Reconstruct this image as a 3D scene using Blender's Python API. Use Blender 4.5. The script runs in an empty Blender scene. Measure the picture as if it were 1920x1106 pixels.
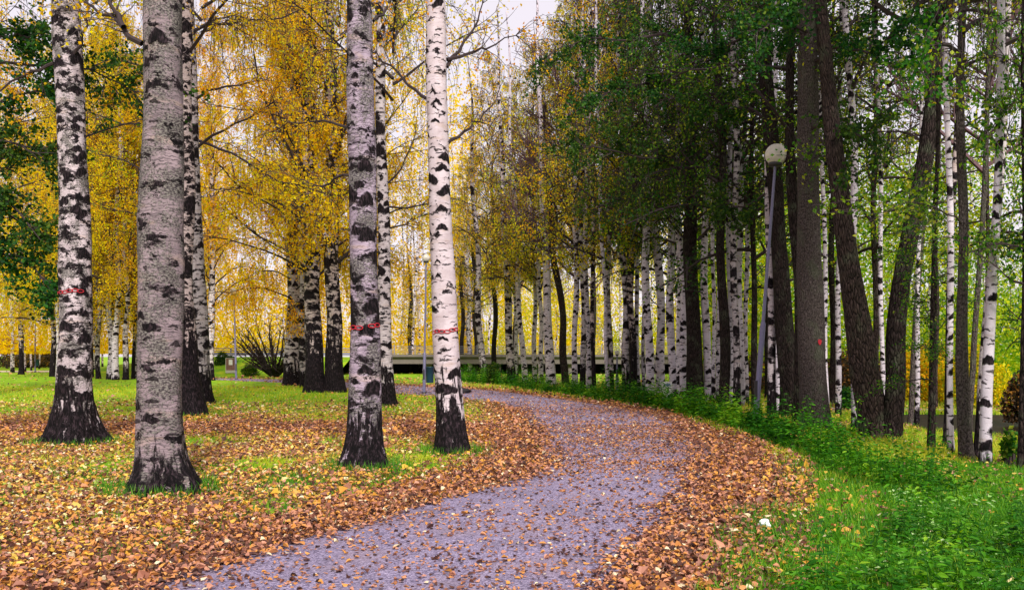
import bpy, math
import numpy as np
from math import sin, cos, pi, radians
S = bpy.context.scene
COL = S.collection
W0, HOR, F, CH = 960.0, 665.0, 1600.0, 1.5
K = CH * F
RG = np.random.default_rng
def gY(py): return K / (py - HOR)
def P(px, py, Y): return np.array([(px - W0) / F * Y, Y, CH - (py - HOR) / F * Y])
def G(px, py):
    Y = gY(py); return np.array([(px - W0) / F * Y, Y, 0.0])

# ------------------------------------------------------------------ mesh building
class MB:
    def __init__(s): s.v = []; s.q = []; s.uv = []; s.a = []; s.m = []; s.n = 0
    def add(s, v, q, uv=None, a=None, m=0):
        v = np.asarray(v, float).reshape(-1, 3); q = np.asarray(q, int).reshape(-1, 4)
        s.v.append(v); s.q.append(q + s.n); s.n += len(v)
        s.uv.append(np.zeros((len(q) * 4, 2)) if uv is None else np.asarray(uv, float).reshape(-1, 2))
        s.a.append(np.zeros(len(v)) if a is None else np.broadcast_to(np.asarray(a, float), (len(v),)))
        s.m.append(np.full(len(q), m, int)); return s
    def mesh(s, name, mats, smooth=False):
        v = np.concatenate(s.v); q = np.concatenate(s.q); uv = np.concatenate(s.uv); a = np.concatenate(s.a); m = np.concatenate(s.m)
        me = bpy.data.meshes.new(name)
        me.vertices.add(len(v)); me.vertices.foreach_set('co', v.ravel())
        me.loops.add(len(q) * 4); me.loops.foreach_set('vertex_index', q.ravel().astype(np.int32))
        me.polygons.add(len(q)); me.polygons.foreach_set('loop_start', np.arange(0, len(q) * 4, 4, dtype=np.int32))
        me.polygons.foreach_set('loop_total', np.full(len(q), 4, np.int32))
        for x in (mats if isinstance(mats, (list, tuple)) else [mats]): me.materials.append(x)
        me.polygons.foreach_set('material_index', m.astype(np.int32))
        me.polygons.foreach_set('use_smooth', np.full(len(q), smooth))
        l = me.uv_layers.new(name='UVMap'); l.data.foreach_set('uv', uv.ravel())
        at = me.attributes.new('rnd', 'FLOAT', 'POINT'); at.data.foreach_set('value', a.astype(np.float32))
        me.update(calc_edges=True); return me
    def tube(s, pts, rad, n=6, a=0, m=0, disp=None, uvr=None):
        pts = np.asarray(pts, float); k = len(pts); rad = np.broadcast_to(np.asarray(rad, float), (k,))
        t = np.gradient(pts, axis=0); t /= np.linalg.norm(t, axis=1)[:, None] + 1e-9
        ref = np.array([0, 1.0, 0]) if abs(t[k // 2, 1]) < .9 else np.array([1.0, 0, 0])
        u = ref - t * (t @ ref)[:, None]; u /= np.linalg.norm(u, axis=1)[:, None]
        w = np.cross(t, u)
        th = np.arange(n) / n * 2 * pi
        r = rad[:, None] * (np.ones((k, n)) if disp is None else disp)
        v = pts[:, None] + r[..., None] * (cos_(th)[None, :, None] * u[:, None] + sin_(th)[None, :, None] * w[:, None])
        i = np.arange(k - 1)[:, None] * n; j = np.arange(n)[None]; j2 = (j + 1) % n
        q = np.stack([i + j, i + j2, i + n + j2, i + n + j], -1).reshape(-1, 4)
        R = uvr if uvr else float(rad.mean())
        uu = np.stack([j * np.ones_like(i), (j + 1) * np.ones_like(i), (j + 1) * np.ones_like(i), j * np.ones_like(i)], -1) / n * 2 * pi * R
        L = pts[:, 2] if uvr else np.concatenate([[0], np.cumsum(np.linalg.norm(np.diff(pts, axis=0), axis=1))])
        a0 = L[:-1][:, None] * np.ones((1, n)); a1 = L[1:][:, None] * np.ones((1, n))
        vv = np.stack([a0, a0, a1, a1], -1)
        return s.add(v, q, np.stack([uu, vv], -1), a, m)
    def lathe(s, c, prof, n=24, m=0, axis=None):
        c = np.asarray(c, float); prof = np.asarray(prof, float)
        if axis is None: axis = np.array([0, 0, 1.0])
        axis = np.asarray(axis, float) / np.linalg.norm(axis)
        r = prof[:, 0]; 
        pts = c + prof[:, 1][:, None] * axis
        ref = np.array([0, 1.0, 0]); u = ref - axis * (axis @ ref); u /= np.linalg.norm(u); w = np.cross(axis, u)
        th = np.arange(n) / n * 2 * pi; k = len(r)
        v = pts[:, None] + r[:, None, None] * (cos_(th)[None, :, None] * u + sin_(th)[None, :, None] * w)
        i = np.arange(k - 1)[:, None] * n; j = np.arange(n)[None]; j2 = (j + 1) % n
        q = np.stack([i + j, i + j2, i + n + j2, i + n + j], -1).reshape(-1, 4)
        return s.add(v, q, None, 0, m)
    def box(s, lo, hi, m=0, rot=0):
        lo = np.array(lo, float); hi = np.array(hi, float)
        v = np.array([[x, y, z] for z in (0, 1) for y in (0, 1) for x in (0, 1)], float) * (hi - lo) + lo
        if rot:
            c = (lo + hi) / 2; d = v - c; v[:, 0] = c[0] + d[:, 0] * cos(rot) - d[:, 1] * sin(rot); v[:, 1] = c[1] + d[:, 0] * sin(rot) + d[:, 1] * cos(rot)
        return s.add(v, [[0, 2, 3, 1], [4, 5, 7, 6], [0, 1, 5, 4], [2, 6, 7, 3], [0, 4, 6, 2], [1, 3, 7, 5]], None, 0, m)
    def leaves(s, pos, axis, nrm, L, Wd, fold, rnd, m=0, wide=.42):
        axis = axis / (np.linalg.norm(axis, axis=1)[:, None] + 1e-9)
        side = np.cross(axis, nrm); side /= np.linalg.norm(side, axis=1)[:, None] + 1e-9
        nn = np.cross(side, axis)
        L = np.broadcast_to(L, (len(pos),))[:, None]; Wd = np.broadcast_to(Wd, (len(pos),))[:, None]
        mid = pos + axis * L * wide
        f = nn * Wd * fold
        v = np.stack([pos, mid + side * Wd / 2 + f, pos + axis * L - f * .4, mid - side * Wd / 2 + f], 1).reshape(-1, 3)
        q = np.arange(len(pos) * 4).reshape(-1, 4)
        return s.add(v, q, None, np.repeat(rnd, 4), m)
    def leaves6(s, pos, axis, nrm, L, Wd, fold, rnd, m=0):
        # broad leaf: two quads folded along the midrib
        axis = axis / (np.linalg.norm(axis, axis=1)[:, None] + 1e-9)
        side = np.cross(axis, nrm); side /= np.linalg.norm(side, axis=1)[:, None] + 1e-9
        nn = np.cross(side, axis)
        L = np.broadcast_to(L, (len(pos),))[:, None]; Wd = np.broadcast_to(Wd, (len(pos),))[:, None]; f = nn * Wd * np.asarray(fold).reshape(-1, 1)
        p = [pos, pos + axis * L * .28 + side * Wd * .5 + f, pos + axis * L * .66 + side * Wd * .36 + f * .7, pos + axis * L - f * .6,
             pos + axis * L * .66 - side * Wd * .36 + f * .7, pos + axis * L * .28 - side * Wd * .5 + f]
        v = np.stack(p, 1).reshape(-1, 3); b = np.arange(len(pos))[:, None] * 6
        q = np.concatenate([b + np.array([[0, 1, 2, 3]]), b + np.array([[0, 3, 4, 5]])])
        return s.add(v, q, None, np.repeat(rnd, 6), m)
def cos_(x): return np.cos(x)
def sin_(x): return np.sin(x)
def rdir(g, n, zs=1.0):
    v = g.normal(size=(n, 3)); v[:, 2] *= zs; return v / np.linalg.norm(v, axis=1)[:, None]

def tag(o, label=None, cat=None, group=None, kind=None):
    if label: o['label'] = label
    if cat: o['category'] = cat
    if group: o['group'] = group
    if kind: o['kind'] = kind
    return o
def link(name, me, parent=None, loc=None):
    o = bpy.data.objects.new(name, me); COL.objects.link(o)
    if parent is not None: o.parent = parent
    if loc is not None: o.location = tuple(loc)
    return o
def empty(name, loc): return link(name, None, None, loc)

# ------------------------------------------------------------------ materials
class N:
    def __init__(s, name):
        s.mat = bpy.data.materials.new(name); s.mat.use_nodes = True; s.t = s.mat.node_tree; s.t.nodes.clear()
        s.out = s.t.nodes.new('ShaderNodeOutputMaterial')
    def node(s, typ, props={}, **ins):
        n = s.t.nodes.new(typ)
        for k, v in props.items(): setattr(n, k, v)
        for k, v in ins.items(): s.set(n, k.replace('_', ' '), v)
        return n
    def set(s, n, key, v):
        i = n.inputs[int(key)] if key.isdigit() else n.inputs[key]
        if isinstance(v, bpy.types.NodeSocket): s.t.links.new(v, i)
        else: i.default_value = v
    def m(s, op, a, b=0.0, c=None, clamp=False):
        n = s.t.nodes.new('ShaderNodeMath'); n.operation = op; n.use_clamp = clamp
        s.set(n, '0', a); s.set(n, '1', b)
        if c is not None: s.set(n, '2', c)
        return n.outputs[0]
    def vm(s, op, a, b):
        n = s.t.nodes.new('ShaderNodeVectorMath'); n.operation = op; s.set(n, '0', a)
        if op == 'SCALE': s.set(n, 'Scale', b)
        else: s.set(n, '1', b)
        return n.outputs[0]
    def sm(s, x, lo, hi):
        n = s.t.nodes.new('ShaderNodeMapRange'); n.interpolation_type = 'SMOOTHSTEP'
        s.set(n, 'Value', x); n.inputs['From Min'].default_value = lo; n.inputs['From Max'].default_value = hi
        return n.outputs[0]
    def noise(s, vec, scale=1.0, detail=4, rough=.55):
        n = s.node('ShaderNodeTexNoise', {}, Vector=vec, Scale=scale, Detail=detail, Roughness=rough); return n
    def mix(s, f, a, b, mode='MIX'):
        n = s.t.nodes.new('ShaderNodeMix'); n.data_type = 'RGBA'; n.blend_type = mode
        s.set(n, '0', f); s.set(n, '6', a); s.set(n, '7', b); return n.outputs[2]
    def ramp(s, f, stops, interp='LINEAR'):
        n = s.t.nodes.new('ShaderNodeValToRGB'); n.color_ramp.interpolation = interp
        e = n.color_ramp.elements
        while len(e) < len(stops): e.new(.5)
        for k, (p, c) in enumerate(stops): e[k].position = p; e[k].color = (*c, 1)
        s.set(n, 'Fac', f); return n.outputs[0]
    def attr(s, name='rnd'): return s.node('ShaderNodeAttribute', {'attribute_name': name}).outputs['Fac']
    def uv(s): return s.node('ShaderNodeUVMap', {'uv_map': 'UVMap'}).outputs[0]
    def obj(s): return s.node('ShaderNodeTexCoord').outputs['Object']
    def bsdf(s, color, rough=.8, spec=.3, bump=None, bd=.01, metal=0.0, **kw):
        b = s.node('ShaderNodeBsdfPrincipled', {}, Base_Color=color, Roughness=rough, Metallic=metal)
        b.inputs['Specular IOR Level'].default_value = spec
        if bump is not None:
            bn = s.node('ShaderNodeBump', {}, Height=bump, Strength=1.0, Distance=bd); s.t.links.new(bn.outputs[0], b.inputs['Normal'])
        return b.outputs[0]
    def done(s, sh): s.t.links.new(sh, s.out.inputs[0]); return s.mat
def c4(c): return (*c, 1.0)

def leaf_mat(name, stops, trans=.45, spec=.10, hv=.05):
    n = N(name)
    r = n.attr()
    col = n.ramp(r, stops)
    oi = n.node('ShaderNodeObjectInfo').outputs['Random']
    cl = n.noise(n.obj(), .9, 2).outputs['Fac']
    hs = n.node('ShaderNodeHueSaturation', {}, Color=col, Hue=n.m('ADD', .5 - hv * .30, n.m('MULTIPLY', oi, hv)), Value=n.m('ADD', .7, n.m('MULTIPLY', cl, .6)))
    col = hs.outputs[0]
    b = n.bsdf(col, .55, spec)
    tcol = n.node('ShaderNodeHueSaturation', {}, Color=col, Saturation=1.1, Value=1.35).outputs[0]
    t = n.node('ShaderNodeBsdfTranslucent', {}, Color=tcol).outputs[0]
    mx = n.node('ShaderNodeMixShader', {}); n.set(mx, '0', trans); n.set(mx, '1', b); n.set(mx, '2', t)
    return n.done(mx.outputs[0])

def birch_mat(name, white=(.62, .57, .63), grey=(.36, .32, .36), dark=(.009, .007, .009), h0=.8, su=3.2, sv=3.6, mw=.11, mh=.035, cut=.25, lichen=0.0, dash=.55, amt=1.0, slit=.60, patch=0.0, soft=.9):
    n = N(name)
    uv = n.uv(); oi = n.node('ShaderNodeObjectInfo').outputs['Random']
    off = n.node('ShaderNodeCombineXYZ', {}, X=n.m('MULTIPLY', oi, 37.0), Y=n.m('MULTIPLY', oi, 91.0)).outputs[0]
    V = n.vm('ADD', uv, off)
    wn = n.noise(V, 9.0, 3)
    V2 = n.vm('ADD', V, n.vm('SCALE', n.vm('SUBTRACT', wn.outputs['Color'], (.5, .5, .5)), .09))
    fine = n.noise(n.vm('MULTIPLY', V, (30, 60, 1)), 1.0, 4, .65).outputs['Fac']
    fine2 = n.noise(n.vm('MULTIPLY', V2, (22, 45, 1)), 1.0, 3, .6).outputs['Fac']
    def marks(su, sv, mw, mh, chev, cut, ns):
        q = n.vm('MULTIPLY', V2, (su, sv, 0))
        vo = n.node('ShaderNodeTexVoronoi', {'voronoi_dimensions': '2D', 'feature': 'F1'}, Vector=q, Scale=1.0, Randomness=.95)
        d = n.vm('SUBTRACT', q, vo.outputs['Position'])
        sp = n.node('ShaderNodeSeparateXYZ'); n.set(sp, '0', d)
        cc = n.node('ShaderNodeSeparateColor'); n.set(cc, '0', vo.outputs['Color'])
        du = n.m('ABSOLUTE', n.m('DIVIDE', sp.outputs[0], su)); dv = n.m('DIVIDE', sp.outputs[1], sv)
        sz = n.m('ADD', .3, n.m('MULTIPLY', n.m('POWER', cc.outputs[0], 1.6), 1.4))
        t = n.m('ADD', dv, n.m('MULTIPLY', du, chev))
        e = n.m('ADD', n.m('POWER', n.m('DIVIDE', du, n.m('MULTIPLY', sz, mw)), 2.0), n.m('POWER', n.m('ABSOLUTE', n.m('DIVIDE', t, n.m('MULTIPLY', sz, mh))), 2.0))
        e = n.m('ADD', e, n.m('MULTIPLY', n.m('SUBTRACT', fine2, .5), ns))
        k = n.m('SUBTRACT', 1.0, n.sm(e, .55, 1.0))
        return n.m('MULTIPLY', k, n.m('GREATER_THAN', cc.outputs[1], cut))
    base = n.mix(n.sm(n.noise(V, 3.0, 4, .6).outputs['Fac'], .35, .7), c4(white), c4(tuple(.55 * w + .45 * g for w, g in zip(white, grey))))
    streak = n.sm(n.noise(n.vm('MULTIPLY', V2, (4, 55, 1)), 1.0, 4, .6).outputs['Fac'], dash, dash + .14)
    base = n.mix(n.m('MULTIPLY', streak, .8), base, c4(grey))
    tan = n.sm(n.noise(n.vm('MULTIPLY', V, (1.5, 7, 1)), 1.0, 3).outputs['Fac'], .56, .66)
    base = n.mix(n.m('MULTIPLY', tan, .45), base, (.42, .31, .27, 1))
    if lichen:
        li = n.sm(n.m('ADD', n.noise(n.vm('MULTIPLY', V, (26, 38, 1)), 1.0, 6, .8).outputs['Fac'], n.m('MULTIPLY', n.m('SUBTRACT', n.noise(V, 3.2, 4).outputs['Fac'], .5), .9)), .50 - lichen * .07, .53)
        base = n.mix(n.m('MULTIPLY', li, .85), base, n.mix(n.sm(fine, .42, .62), (.012, .010, .012, 1), (.20, .19, .17, 1)))
    msk = marks(su, sv, mw, mh, .45, cut, .9)
    msk = n.m('MAXIMUM', msk, n.m('MULTIPLY', marks(su * 2.3, sv * 2.6, mw * .6, mh * .22, .1, .35, .7), .85))
    msk = n.m('MAXIMUM', msk, marks(su * .5, sv * .55, mw * 1.5, mh * 1.5, .22, .45, 1.3))
    if patch:
        pm = n.sm(n.noise(n.vm('MULTIPLY', V2, (2.6, 5.2, 1)), 1.0, 6, .68).outputs['Fac'], .62 - patch * .12, .66 - patch * .12)
        msk = n.m('MAXIMUM', msk, pm)
    sepu = n.node('ShaderNodeSeparateXYZ'); n.set(sepu, '0', uv)
    v = sepu.outputs[1]
    fur = n.noise(n.vm('MULTIPLY', V, (9, 1.6, 1)), 1.0, 5, .65).outputs['Fac']
    bm = n.sm(n.m('ADD', n.m('SUBTRACT', h0, v), n.m('MULTIPLY', n.m('SUBTRACT', fur, .5), 3.2 * h0 + .4)), -.05, .12)
    sl = n.sm(n.m('SUBTRACT', n.noise(n.vm('MULTIPLY', V2, (17, 3.2, 1)), 1.0, 4, .6).outputs['Fac'], n.m('MULTIPLY', n.m('SUBTRACT', h0 * .7, v), .12)), slit, slit + .05)
    bm = n.m('MULTIPLY', bm, n.m('SUBTRACT', 1.0, n.m('MULTIPLY', sl, .9)))
    M = n.m('MAXIMUM', msk, bm)
    M = n.m('MULTIPLY', M, amt)
    dk = n.mix(n.sm(n.noise(n.vm('MULTIPLY', V2, (34, 9, 1)), 1.0, 5, .7).outputs['Fac'], .45, .75), c4(tuple(x * .35 for x in dark)), c4(tuple(x * 5.5 for x in (dark[0] * 1.2, dark[1], dark[2]))))
    tone = n.m('ADD', .62, n.m('MULTIPLY', n.m('FRACT', n.m('MULTIPLY', oi, 7.31)), .42))
    if name in ('birch_bark_chevrons', 'birch_bark_small_marks', 'birch_bark_half_black'): base = n.node('ShaderNodeHueSaturation', {}, Color=base, Value=tone, Saturation=.9).outputs[0]
    col = n.mix(M, base, dk)
    hgt = n.m('ADD', n.m('MULTIPLY', M, n.m('ADD', .2, n.m('MULTIPLY', fur, 2.0))), n.m('MULTIPLY', fine, .25))
    return n.done(n.bsdf(col, .85, .12, hgt, .02))

def bark_mat(name, a=(.035, .026, .024), b=(.12, .095, .085), smooth=False):
    n = N(name)
    oi = n.node('ShaderNodeObjectInfo').outputs['Random']
    off = n.node('ShaderNodeCombineXYZ', {}, X=n.m('MULTIPLY', oi, 37.0), Y=n.m('MULTIPLY', oi, 91.0)).outputs[0]
    V = n.vm('ADD', n.uv(), off)
    f = n.noise(n.vm('MULTIPLY', V, (38, 26, 1) if smooth else (26, 7, 1)), 1.0, 6, .75).outputs['Fac']
    g = n.noise(V, 2.5, 4).outputs['Fac']
    col = n.mix(n.sm(f, .36, .66), c4(a), c4(b))
    col = n.mix(n.m('MULTIPLY', n.sm(g, .5, .7), .5), col, (.10, .115, .075, 1))
    w2 = n.vm('ADD', V, n.vm('SCALE', n.noise(V, 8.0, 3).outputs['Color'], .08))
    rid = n.node('ShaderNodeTexVoronoi', {'feature': 'DISTANCE_TO_EDGE', 'voronoi_dimensions': '2D'}, Vector=n.vm('MULTIPLY', w2, (20, 5, 1)), Scale=1.0).outputs['Distance']
    col = n.mix(n.sm(rid, -.3 if smooth else .0, .06 if smooth else .16), c4(tuple(x * .5 for x in a)), col)
    return n.done(n.bsdf(col, .9, .1, n.m('ADD', f, n.m('MULTIPLY', rid, 2.0)), .03))

def plain(name, col, rough=.6, metal=0.0, var=.15, scale=20, spec=.4):
    n = N(name); f = n.noise(n.obj(), scale, 4).outputs['Fac']
    c = n.mix(f, c4(tuple(x * (1 - var) for x in col)), c4(tuple(min(1, x * (1 + var)) for x in col)))
    return n.done(n.bsdf(c, rough, spec, f, .003, metal))

M = {}
M['bw'] = birch_mat('birch_bark_clean_white', (.56, .48, .53), (.26, .19, .20), h0=.95, su=2.6, sv=3.2, mw=.17, mh=.05, cut=.15, dash=.54, slit=.6, patch=.38)
M['bg'] = birch_mat('birch_bark_grey_lichen', (.30, .23, .26), (.06, .048, .056), h0=.42, su=1.6, sv=1.9, mw=.12, mh=.07, cut=.30, lichen=1.0, dash=.47, slit=.56, patch=.5)
M['bl'] = birch_mat('birch_bark_lilac_mottled', (.40, .32, .41), (.08, .055, .085), h0=.72, su=2.3, sv=2.2, mw=.15, mh=.08, cut=.2, lichen=.35, dash=.46, slit=.56, patch=.65)
M['bm'] = birch_mat('birch_bark_blotched', (.54, .46, .50), (.18, .14, .165), h0=.95, su=2.3, sv=2.6, mw=.16, mh=.07, cut=.1, dash=.50, slit=.55, patch=.9, lichen=.15)
M['bd'] = birch_mat('birch_bark_black_furrowed', (.52, .42, .42), (.22, .17, .18), h0=2.3, su=2.5, sv=2.4, mw=.2, mh=.10, cut=.05, dash=.5, slit=.64, patch=1.0)
M['bh'] = birch_mat('birch_bark_half_black', (.62, .54, .58), (.28, .22, .25), h0=1.0, su=2.2, sv=2.2, mw=.2, mh=.10, cut=.1, dash=.5, slit=.60, patch=.7)
M['bf'] = birch_mat('birch_bark_chevrons', (.68, .60, .70), (.36, .30, .36), h0=.22, su=3.4, sv=3.4, mw=.13, mh=.05, cut=.12, dash=.58)
M['bs'] = birch_mat('birch_bark_small_marks', (.68, .60, .69), (.34, .28, .34), h0=.35, su=4.4, sv=4.2, mw=.11, mh=.045, cut=.1, dash=.55, patch=.3)
M['dk'] = bark_mat('bark_dark_brown', (.010, .007, .007), (.055, .038, .036))
M['gy'] = bark_mat('bark_grey', (.03, .023, .023), (.17, .135, .13))
M['gy'] = bark_mat('bark_grey_smooth', (.020, .015, .015), (.15, .12, .115), smooth=True)
M['br'] = bark_mat('bark_brown', (.014, .010, .010), (.11, .075, .068))
M['twig'] = plain('twig_bark', (.028, .016, .018), .8, scale=6)
M['twigp'] = plain('twig_bark_purple', (.12, .06, .075), .8, scale=6)
GOLD = [(0, (.42, .15, .006)), (.2, (.72, .35, .006)), (.6, (.86, .54, .010)), (.85, (.78, .58, .02)), (1, (.46, .44, .02))]
OLIVE = [(0, (.74, .38, .010)), (.35, (.76, .50, .012)), (.65, (.52, .46, .015)), (1, (.22, .28, .015))]
LIME = [(0, (.66, .48, .02)), (.25, (.45, .46, .02)), (.6, (.20, .32, .015)), (1, (.06, .16, .01))]
GREEN = [(0, (.16, .20, .02)), (.12, (.06, .13, .012)), (.5, (.025, .075, .012)), (1, (.008, .035, .008))]
M['gold'] = leaf_mat('leaves_gold', GOLD, .58)
M['olive'] = leaf_mat('leaves_olive_yellow', OLIVE, .5)
M['lime'] = leaf_mat('leaves_lime', LIME, .5)
M['green'] = leaf_mat('leaves_dark_green', GREEN, .3)
M['mid'] = leaf_mat('leaves_mid_green', [(0, (.40, .38, .05)), (.2, (.16, .25, .015)), (.6, (.06, .14, .012)), (1, (.02, .07, .01))], .45)
M['pink'] = leaf_mat('leaves_pink', [(0, (.45, .14, .20)), (1, (.30, .08, .14))], .4)
M['rust'] = leaf_mat('leaves_rust_brown', [(0, (.40, .16, .03)), (.3, (.12, .06, .03)), (.7, (.05, .035, .025)), (1, (.03, .05, .02))], .3)

# ------------------------------------------------------------------ trunks
def trunk_profile(pts, Y, H, topr=.03, bend=.5):
    """pts: (px, py, width px) from the base up -> centre line and radii in metres"""
    z = np.array([max(0, CH - (p[1] - HOR) / F * Y) for p in pts]); x = np.array([(p[0] - W0) / F * Y for p in pts]); r = np.array([p[2] / 2 / F * Y for p in pts])
    z[0] = 0
    zz = np.concatenate([np.arange(0, 1.2, .06), np.arange(1.2, 9, .15 if Y < 16 else .4), np.linspace(9.2, H, 12)])
    X = np.interp(zz, z, x); R = np.interp(zz, z, r)
    # soften kinks
    for _ in range(6): X[1:-1] = (X[:-2] + 2 * X[1:-1] + X[2:]) / 4
    zt = z[-1]; slope = (x[-1] - x[-2]) / max(z[-1] - z[-2], .1) if len(z) > 1 else 0
    up = zz > zt
    X[up] = x[-1] + slope * (zz[up] - zt) * (1 - .02 * (zz[up] - zt))
    f = np.clip((zz - zt) / max(H - zt, .1), 0, 1)
    R[up] = r[-1] * (1 - f[up]) + topr * f[up]
    for _ in range(2): X[1:-1] = (X[:-2] + 2 * X[1:-1] + X[2:]) / 4
    return zz, X, R, slope
CENTRES = {}
def make_trunk(mb, pts, Y, H, seed, flare=.35, n=20, rough=.03, lobes=3):
    g = RG(seed)
    zz, X, R, sl = trunk_profile(pts, Y, H)
    x0 = X[0]
    yy = .05 * np.sin(zz * .5 + g.uniform(0, 6)) * np.minimum(zz, 1) * (R[0] / .15)
    wob = (.5 if R[0] < .22 else .15) * R[0] * np.sin(zz * g.uniform(.7, 1.3) + g.uniform(0, 6)) * np.minimum(zz / 3, 1)
    th = np.arange(n) / n * 2 * pi
    ph = g.uniform(0, 6, 4)
    fl = flare * np.exp(-zz / (.14 + R[0] * .7))
    lob = 1 + (.8 * np.sin(lobes * th + ph[0]) + .4 * np.sin((lobes + 2) * th + ph[1]))[None] * (fl * .55)[:, None]
    d = (1 + fl[:, None]) * lob
    d = d * (1 + rough * (np.sin(2 * th[None] + zz[:, None] * 1.7 + ph[2]) + .7 * np.sin(3 * th[None] - zz[:, None] * 3.1 + ph[3]) + .5 * g.normal(size=(len(zz), n)) * .5))
    base = np.stack([X - x0 + (wob if n < 30 else 0), yy, zz], 1)
    base[0, 2] = -.06
    mb.tube(base, R, n, 0, 0, d, uvr=float(R[:10].mean()))
    return x0, sl, (zz, X, R, yy)

# ------------------------------------------------------------------ branches and crowns
def branch_path(g, p0, d0, L, k, droop, jit=.12):
    p = np.array(p0, float); d = np.array(d0, float); out = [p.copy()]
    for i in range(k):
        d = d + g.normal(size=3) * jit; d[2] -= droop; d /= np.linalg.norm(d)
        p = p + d * L / k; out.append(p.copy())
    return np.array(out), d
def crown_birch(seed, H=18, zlo=4.0, rad=3.4, nprim=34, nleaf=16000, leaf=.095, hang=1.5, minz=2.3, twigmin=.006):
    g = RG(seed); br = MB(); lp = []; la = []
    for i in range(nprim):
        f = (i + g.uniform(0, 1)) / nprim; z0 = zlo + (H - zlo - .5) * f
        az = i * 2.4 + g.normal() * .4
        L = rad * (1.15 - .8 * f ** 1.3) * g.uniform(.7, 1.25)
        el = g.uniform(.5, 1.0) + f * .3
        d0 = np.array([cos(az) * cos(el), sin(az) * cos(el), sin(el)])
        path, d = branch_path(g, (0, 0, z0), d0, L * 1.25, 8, .09, .09)
        r0 = .035 * (1.2 - f) + .012
        br.tube(path, np.linspace(r0, .008, 9), 4, 0)
        ns = int(7 + L * 2.2)
        for j in range(ns):
            t = g.uniform(.25, 1) * 7.99; a = int(t); q = path[a] + (path[min(a + 1, 8)] - path[a]) * (t - a)
            dd = rdir(g, 1)[0] * .8 + d0 * .5; dd[2] = abs(dd[2]) * .3
            sp, sd = branch_path(g, q, dd / np.linalg.norm(dd), L * g.uniform(.2, .45), 4, .22, .15)
            br.tube(sp, np.linspace(.012, .006, 5), 3, 0)
            for h in range(g.integers(2, 5)):
                t2 = g.uniform(.3, 1) * 3.99; a = int(t2); q2 = sp[a] + (sp[a + 1] - sp[a]) * (t2 - a)
                hl = hang * g.uniform(.3, 1.0) * (1.1 - .5 * f); hl = min(hl, max(.2, q2[2] - minz))
                hd = g.normal(size=3) * .35; hd[2] = -.8
                hp, _ = branch_path(g, q2, hd, hl, 4, .5, .12)
                br.tube(hp, np.linspace(.006, .004, 5), 3, 0)
                m = max(3, int(hl * 14)); tt = g.uniform(0, 3.99, m); ai = tt.astype(int)
                lp.append(hp[ai] + (hp[ai + 1] - hp[ai]) * (tt - ai)[:, None] + g.normal(size=(m, 3)) * .045)
    lp = np.concatenate(lp); idx = g.integers(0, len(lp), nleaf); pos = lp[idx] + g.normal(size=(nleaf, 3)) * .05
    ax = rdir(g, nleaf, .5); ax[:, 2] -= .7; nr = rdir(g, nleaf)
    lm = MB(); lm.leaves(pos, ax, nr, leaf * g.uniform(.6, 1.25, nleaf), leaf * .8 * g.uniform(.6, 1.2, nleaf), .15, g.uniform(0, 1, nleaf))
    return br, lm
def crown_broad(seed, H=13, zlo=3.2, rad=3.0, nprim=26, nleaf=16000, leaf=.10, spread=.28, br_r=1.0):
    g = RG(seed); br = MB(); lp = []
    for i in range(nprim):
        f = (i + g.uniform(0, 1)) / nprim; z0 = zlo + (H - zlo - .5) * f
        az = i * 2.4 + g.normal() * .5; L = rad * (1.1 - .55 * f) * g.uniform(.55, 1.3); el = g.uniform(.05, .7) + .4 * f
        d0 = np.array([cos(az) * cos(el), sin(az) * cos(el), sin(el)])
        path, d = branch_path(g, (0, 0, z0), d0, L, 8, .05, .12)
        br.tube(path, np.linspace((.04 * (1.15 - f) + .01) * br_r, .01 * br_r, 9), 4, 0)
        for j in range(int(6 + L * 3)):
            t = g.uniform(.2, 1) * 7.99; a = int(t); q = path[a] + (path[min(a + 1, 8)] - path[a]) * (t - a)
            dd = rdir(g, 1, .5)[0] + d0 * .6
            sp, sd = branch_path(g, q, dd / np.linalg.norm(dd), g.uniform(.35, .95), 4, .10, .15)
            br.tube(sp, np.linspace(.012, .005, 5), 3, 0)
            m = 12; t2 = g.uniform(.6, 3.99, m); ai = t2.astype(int)
            lp.append(sp[ai] + (sp[ai + 1] - sp[ai]) * (t2 - ai)[:, None] + g.normal(size=(m, 3)) * spread * np.array([.5, .5, .3]))
    lp = np.concatenate(lp); idx = g.integers(0, len(lp), nleaf); pos = lp[idx] + g.normal(size=(nleaf, 3)) * .06
    ax = rdir(g, nleaf, .6); ax[:, 2] -= .35; nr = rdir(g, nleaf); nr[:, 2] += .6
    lm = MB(); lm.leaves(pos, ax, nr, leaf * g.uniform(.6, 1.3, nleaf), leaf * .62 * g.uniform(.7, 1.2, nleaf), .12, g.uniform(0, 1, nleaf))
    return br, lm
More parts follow.
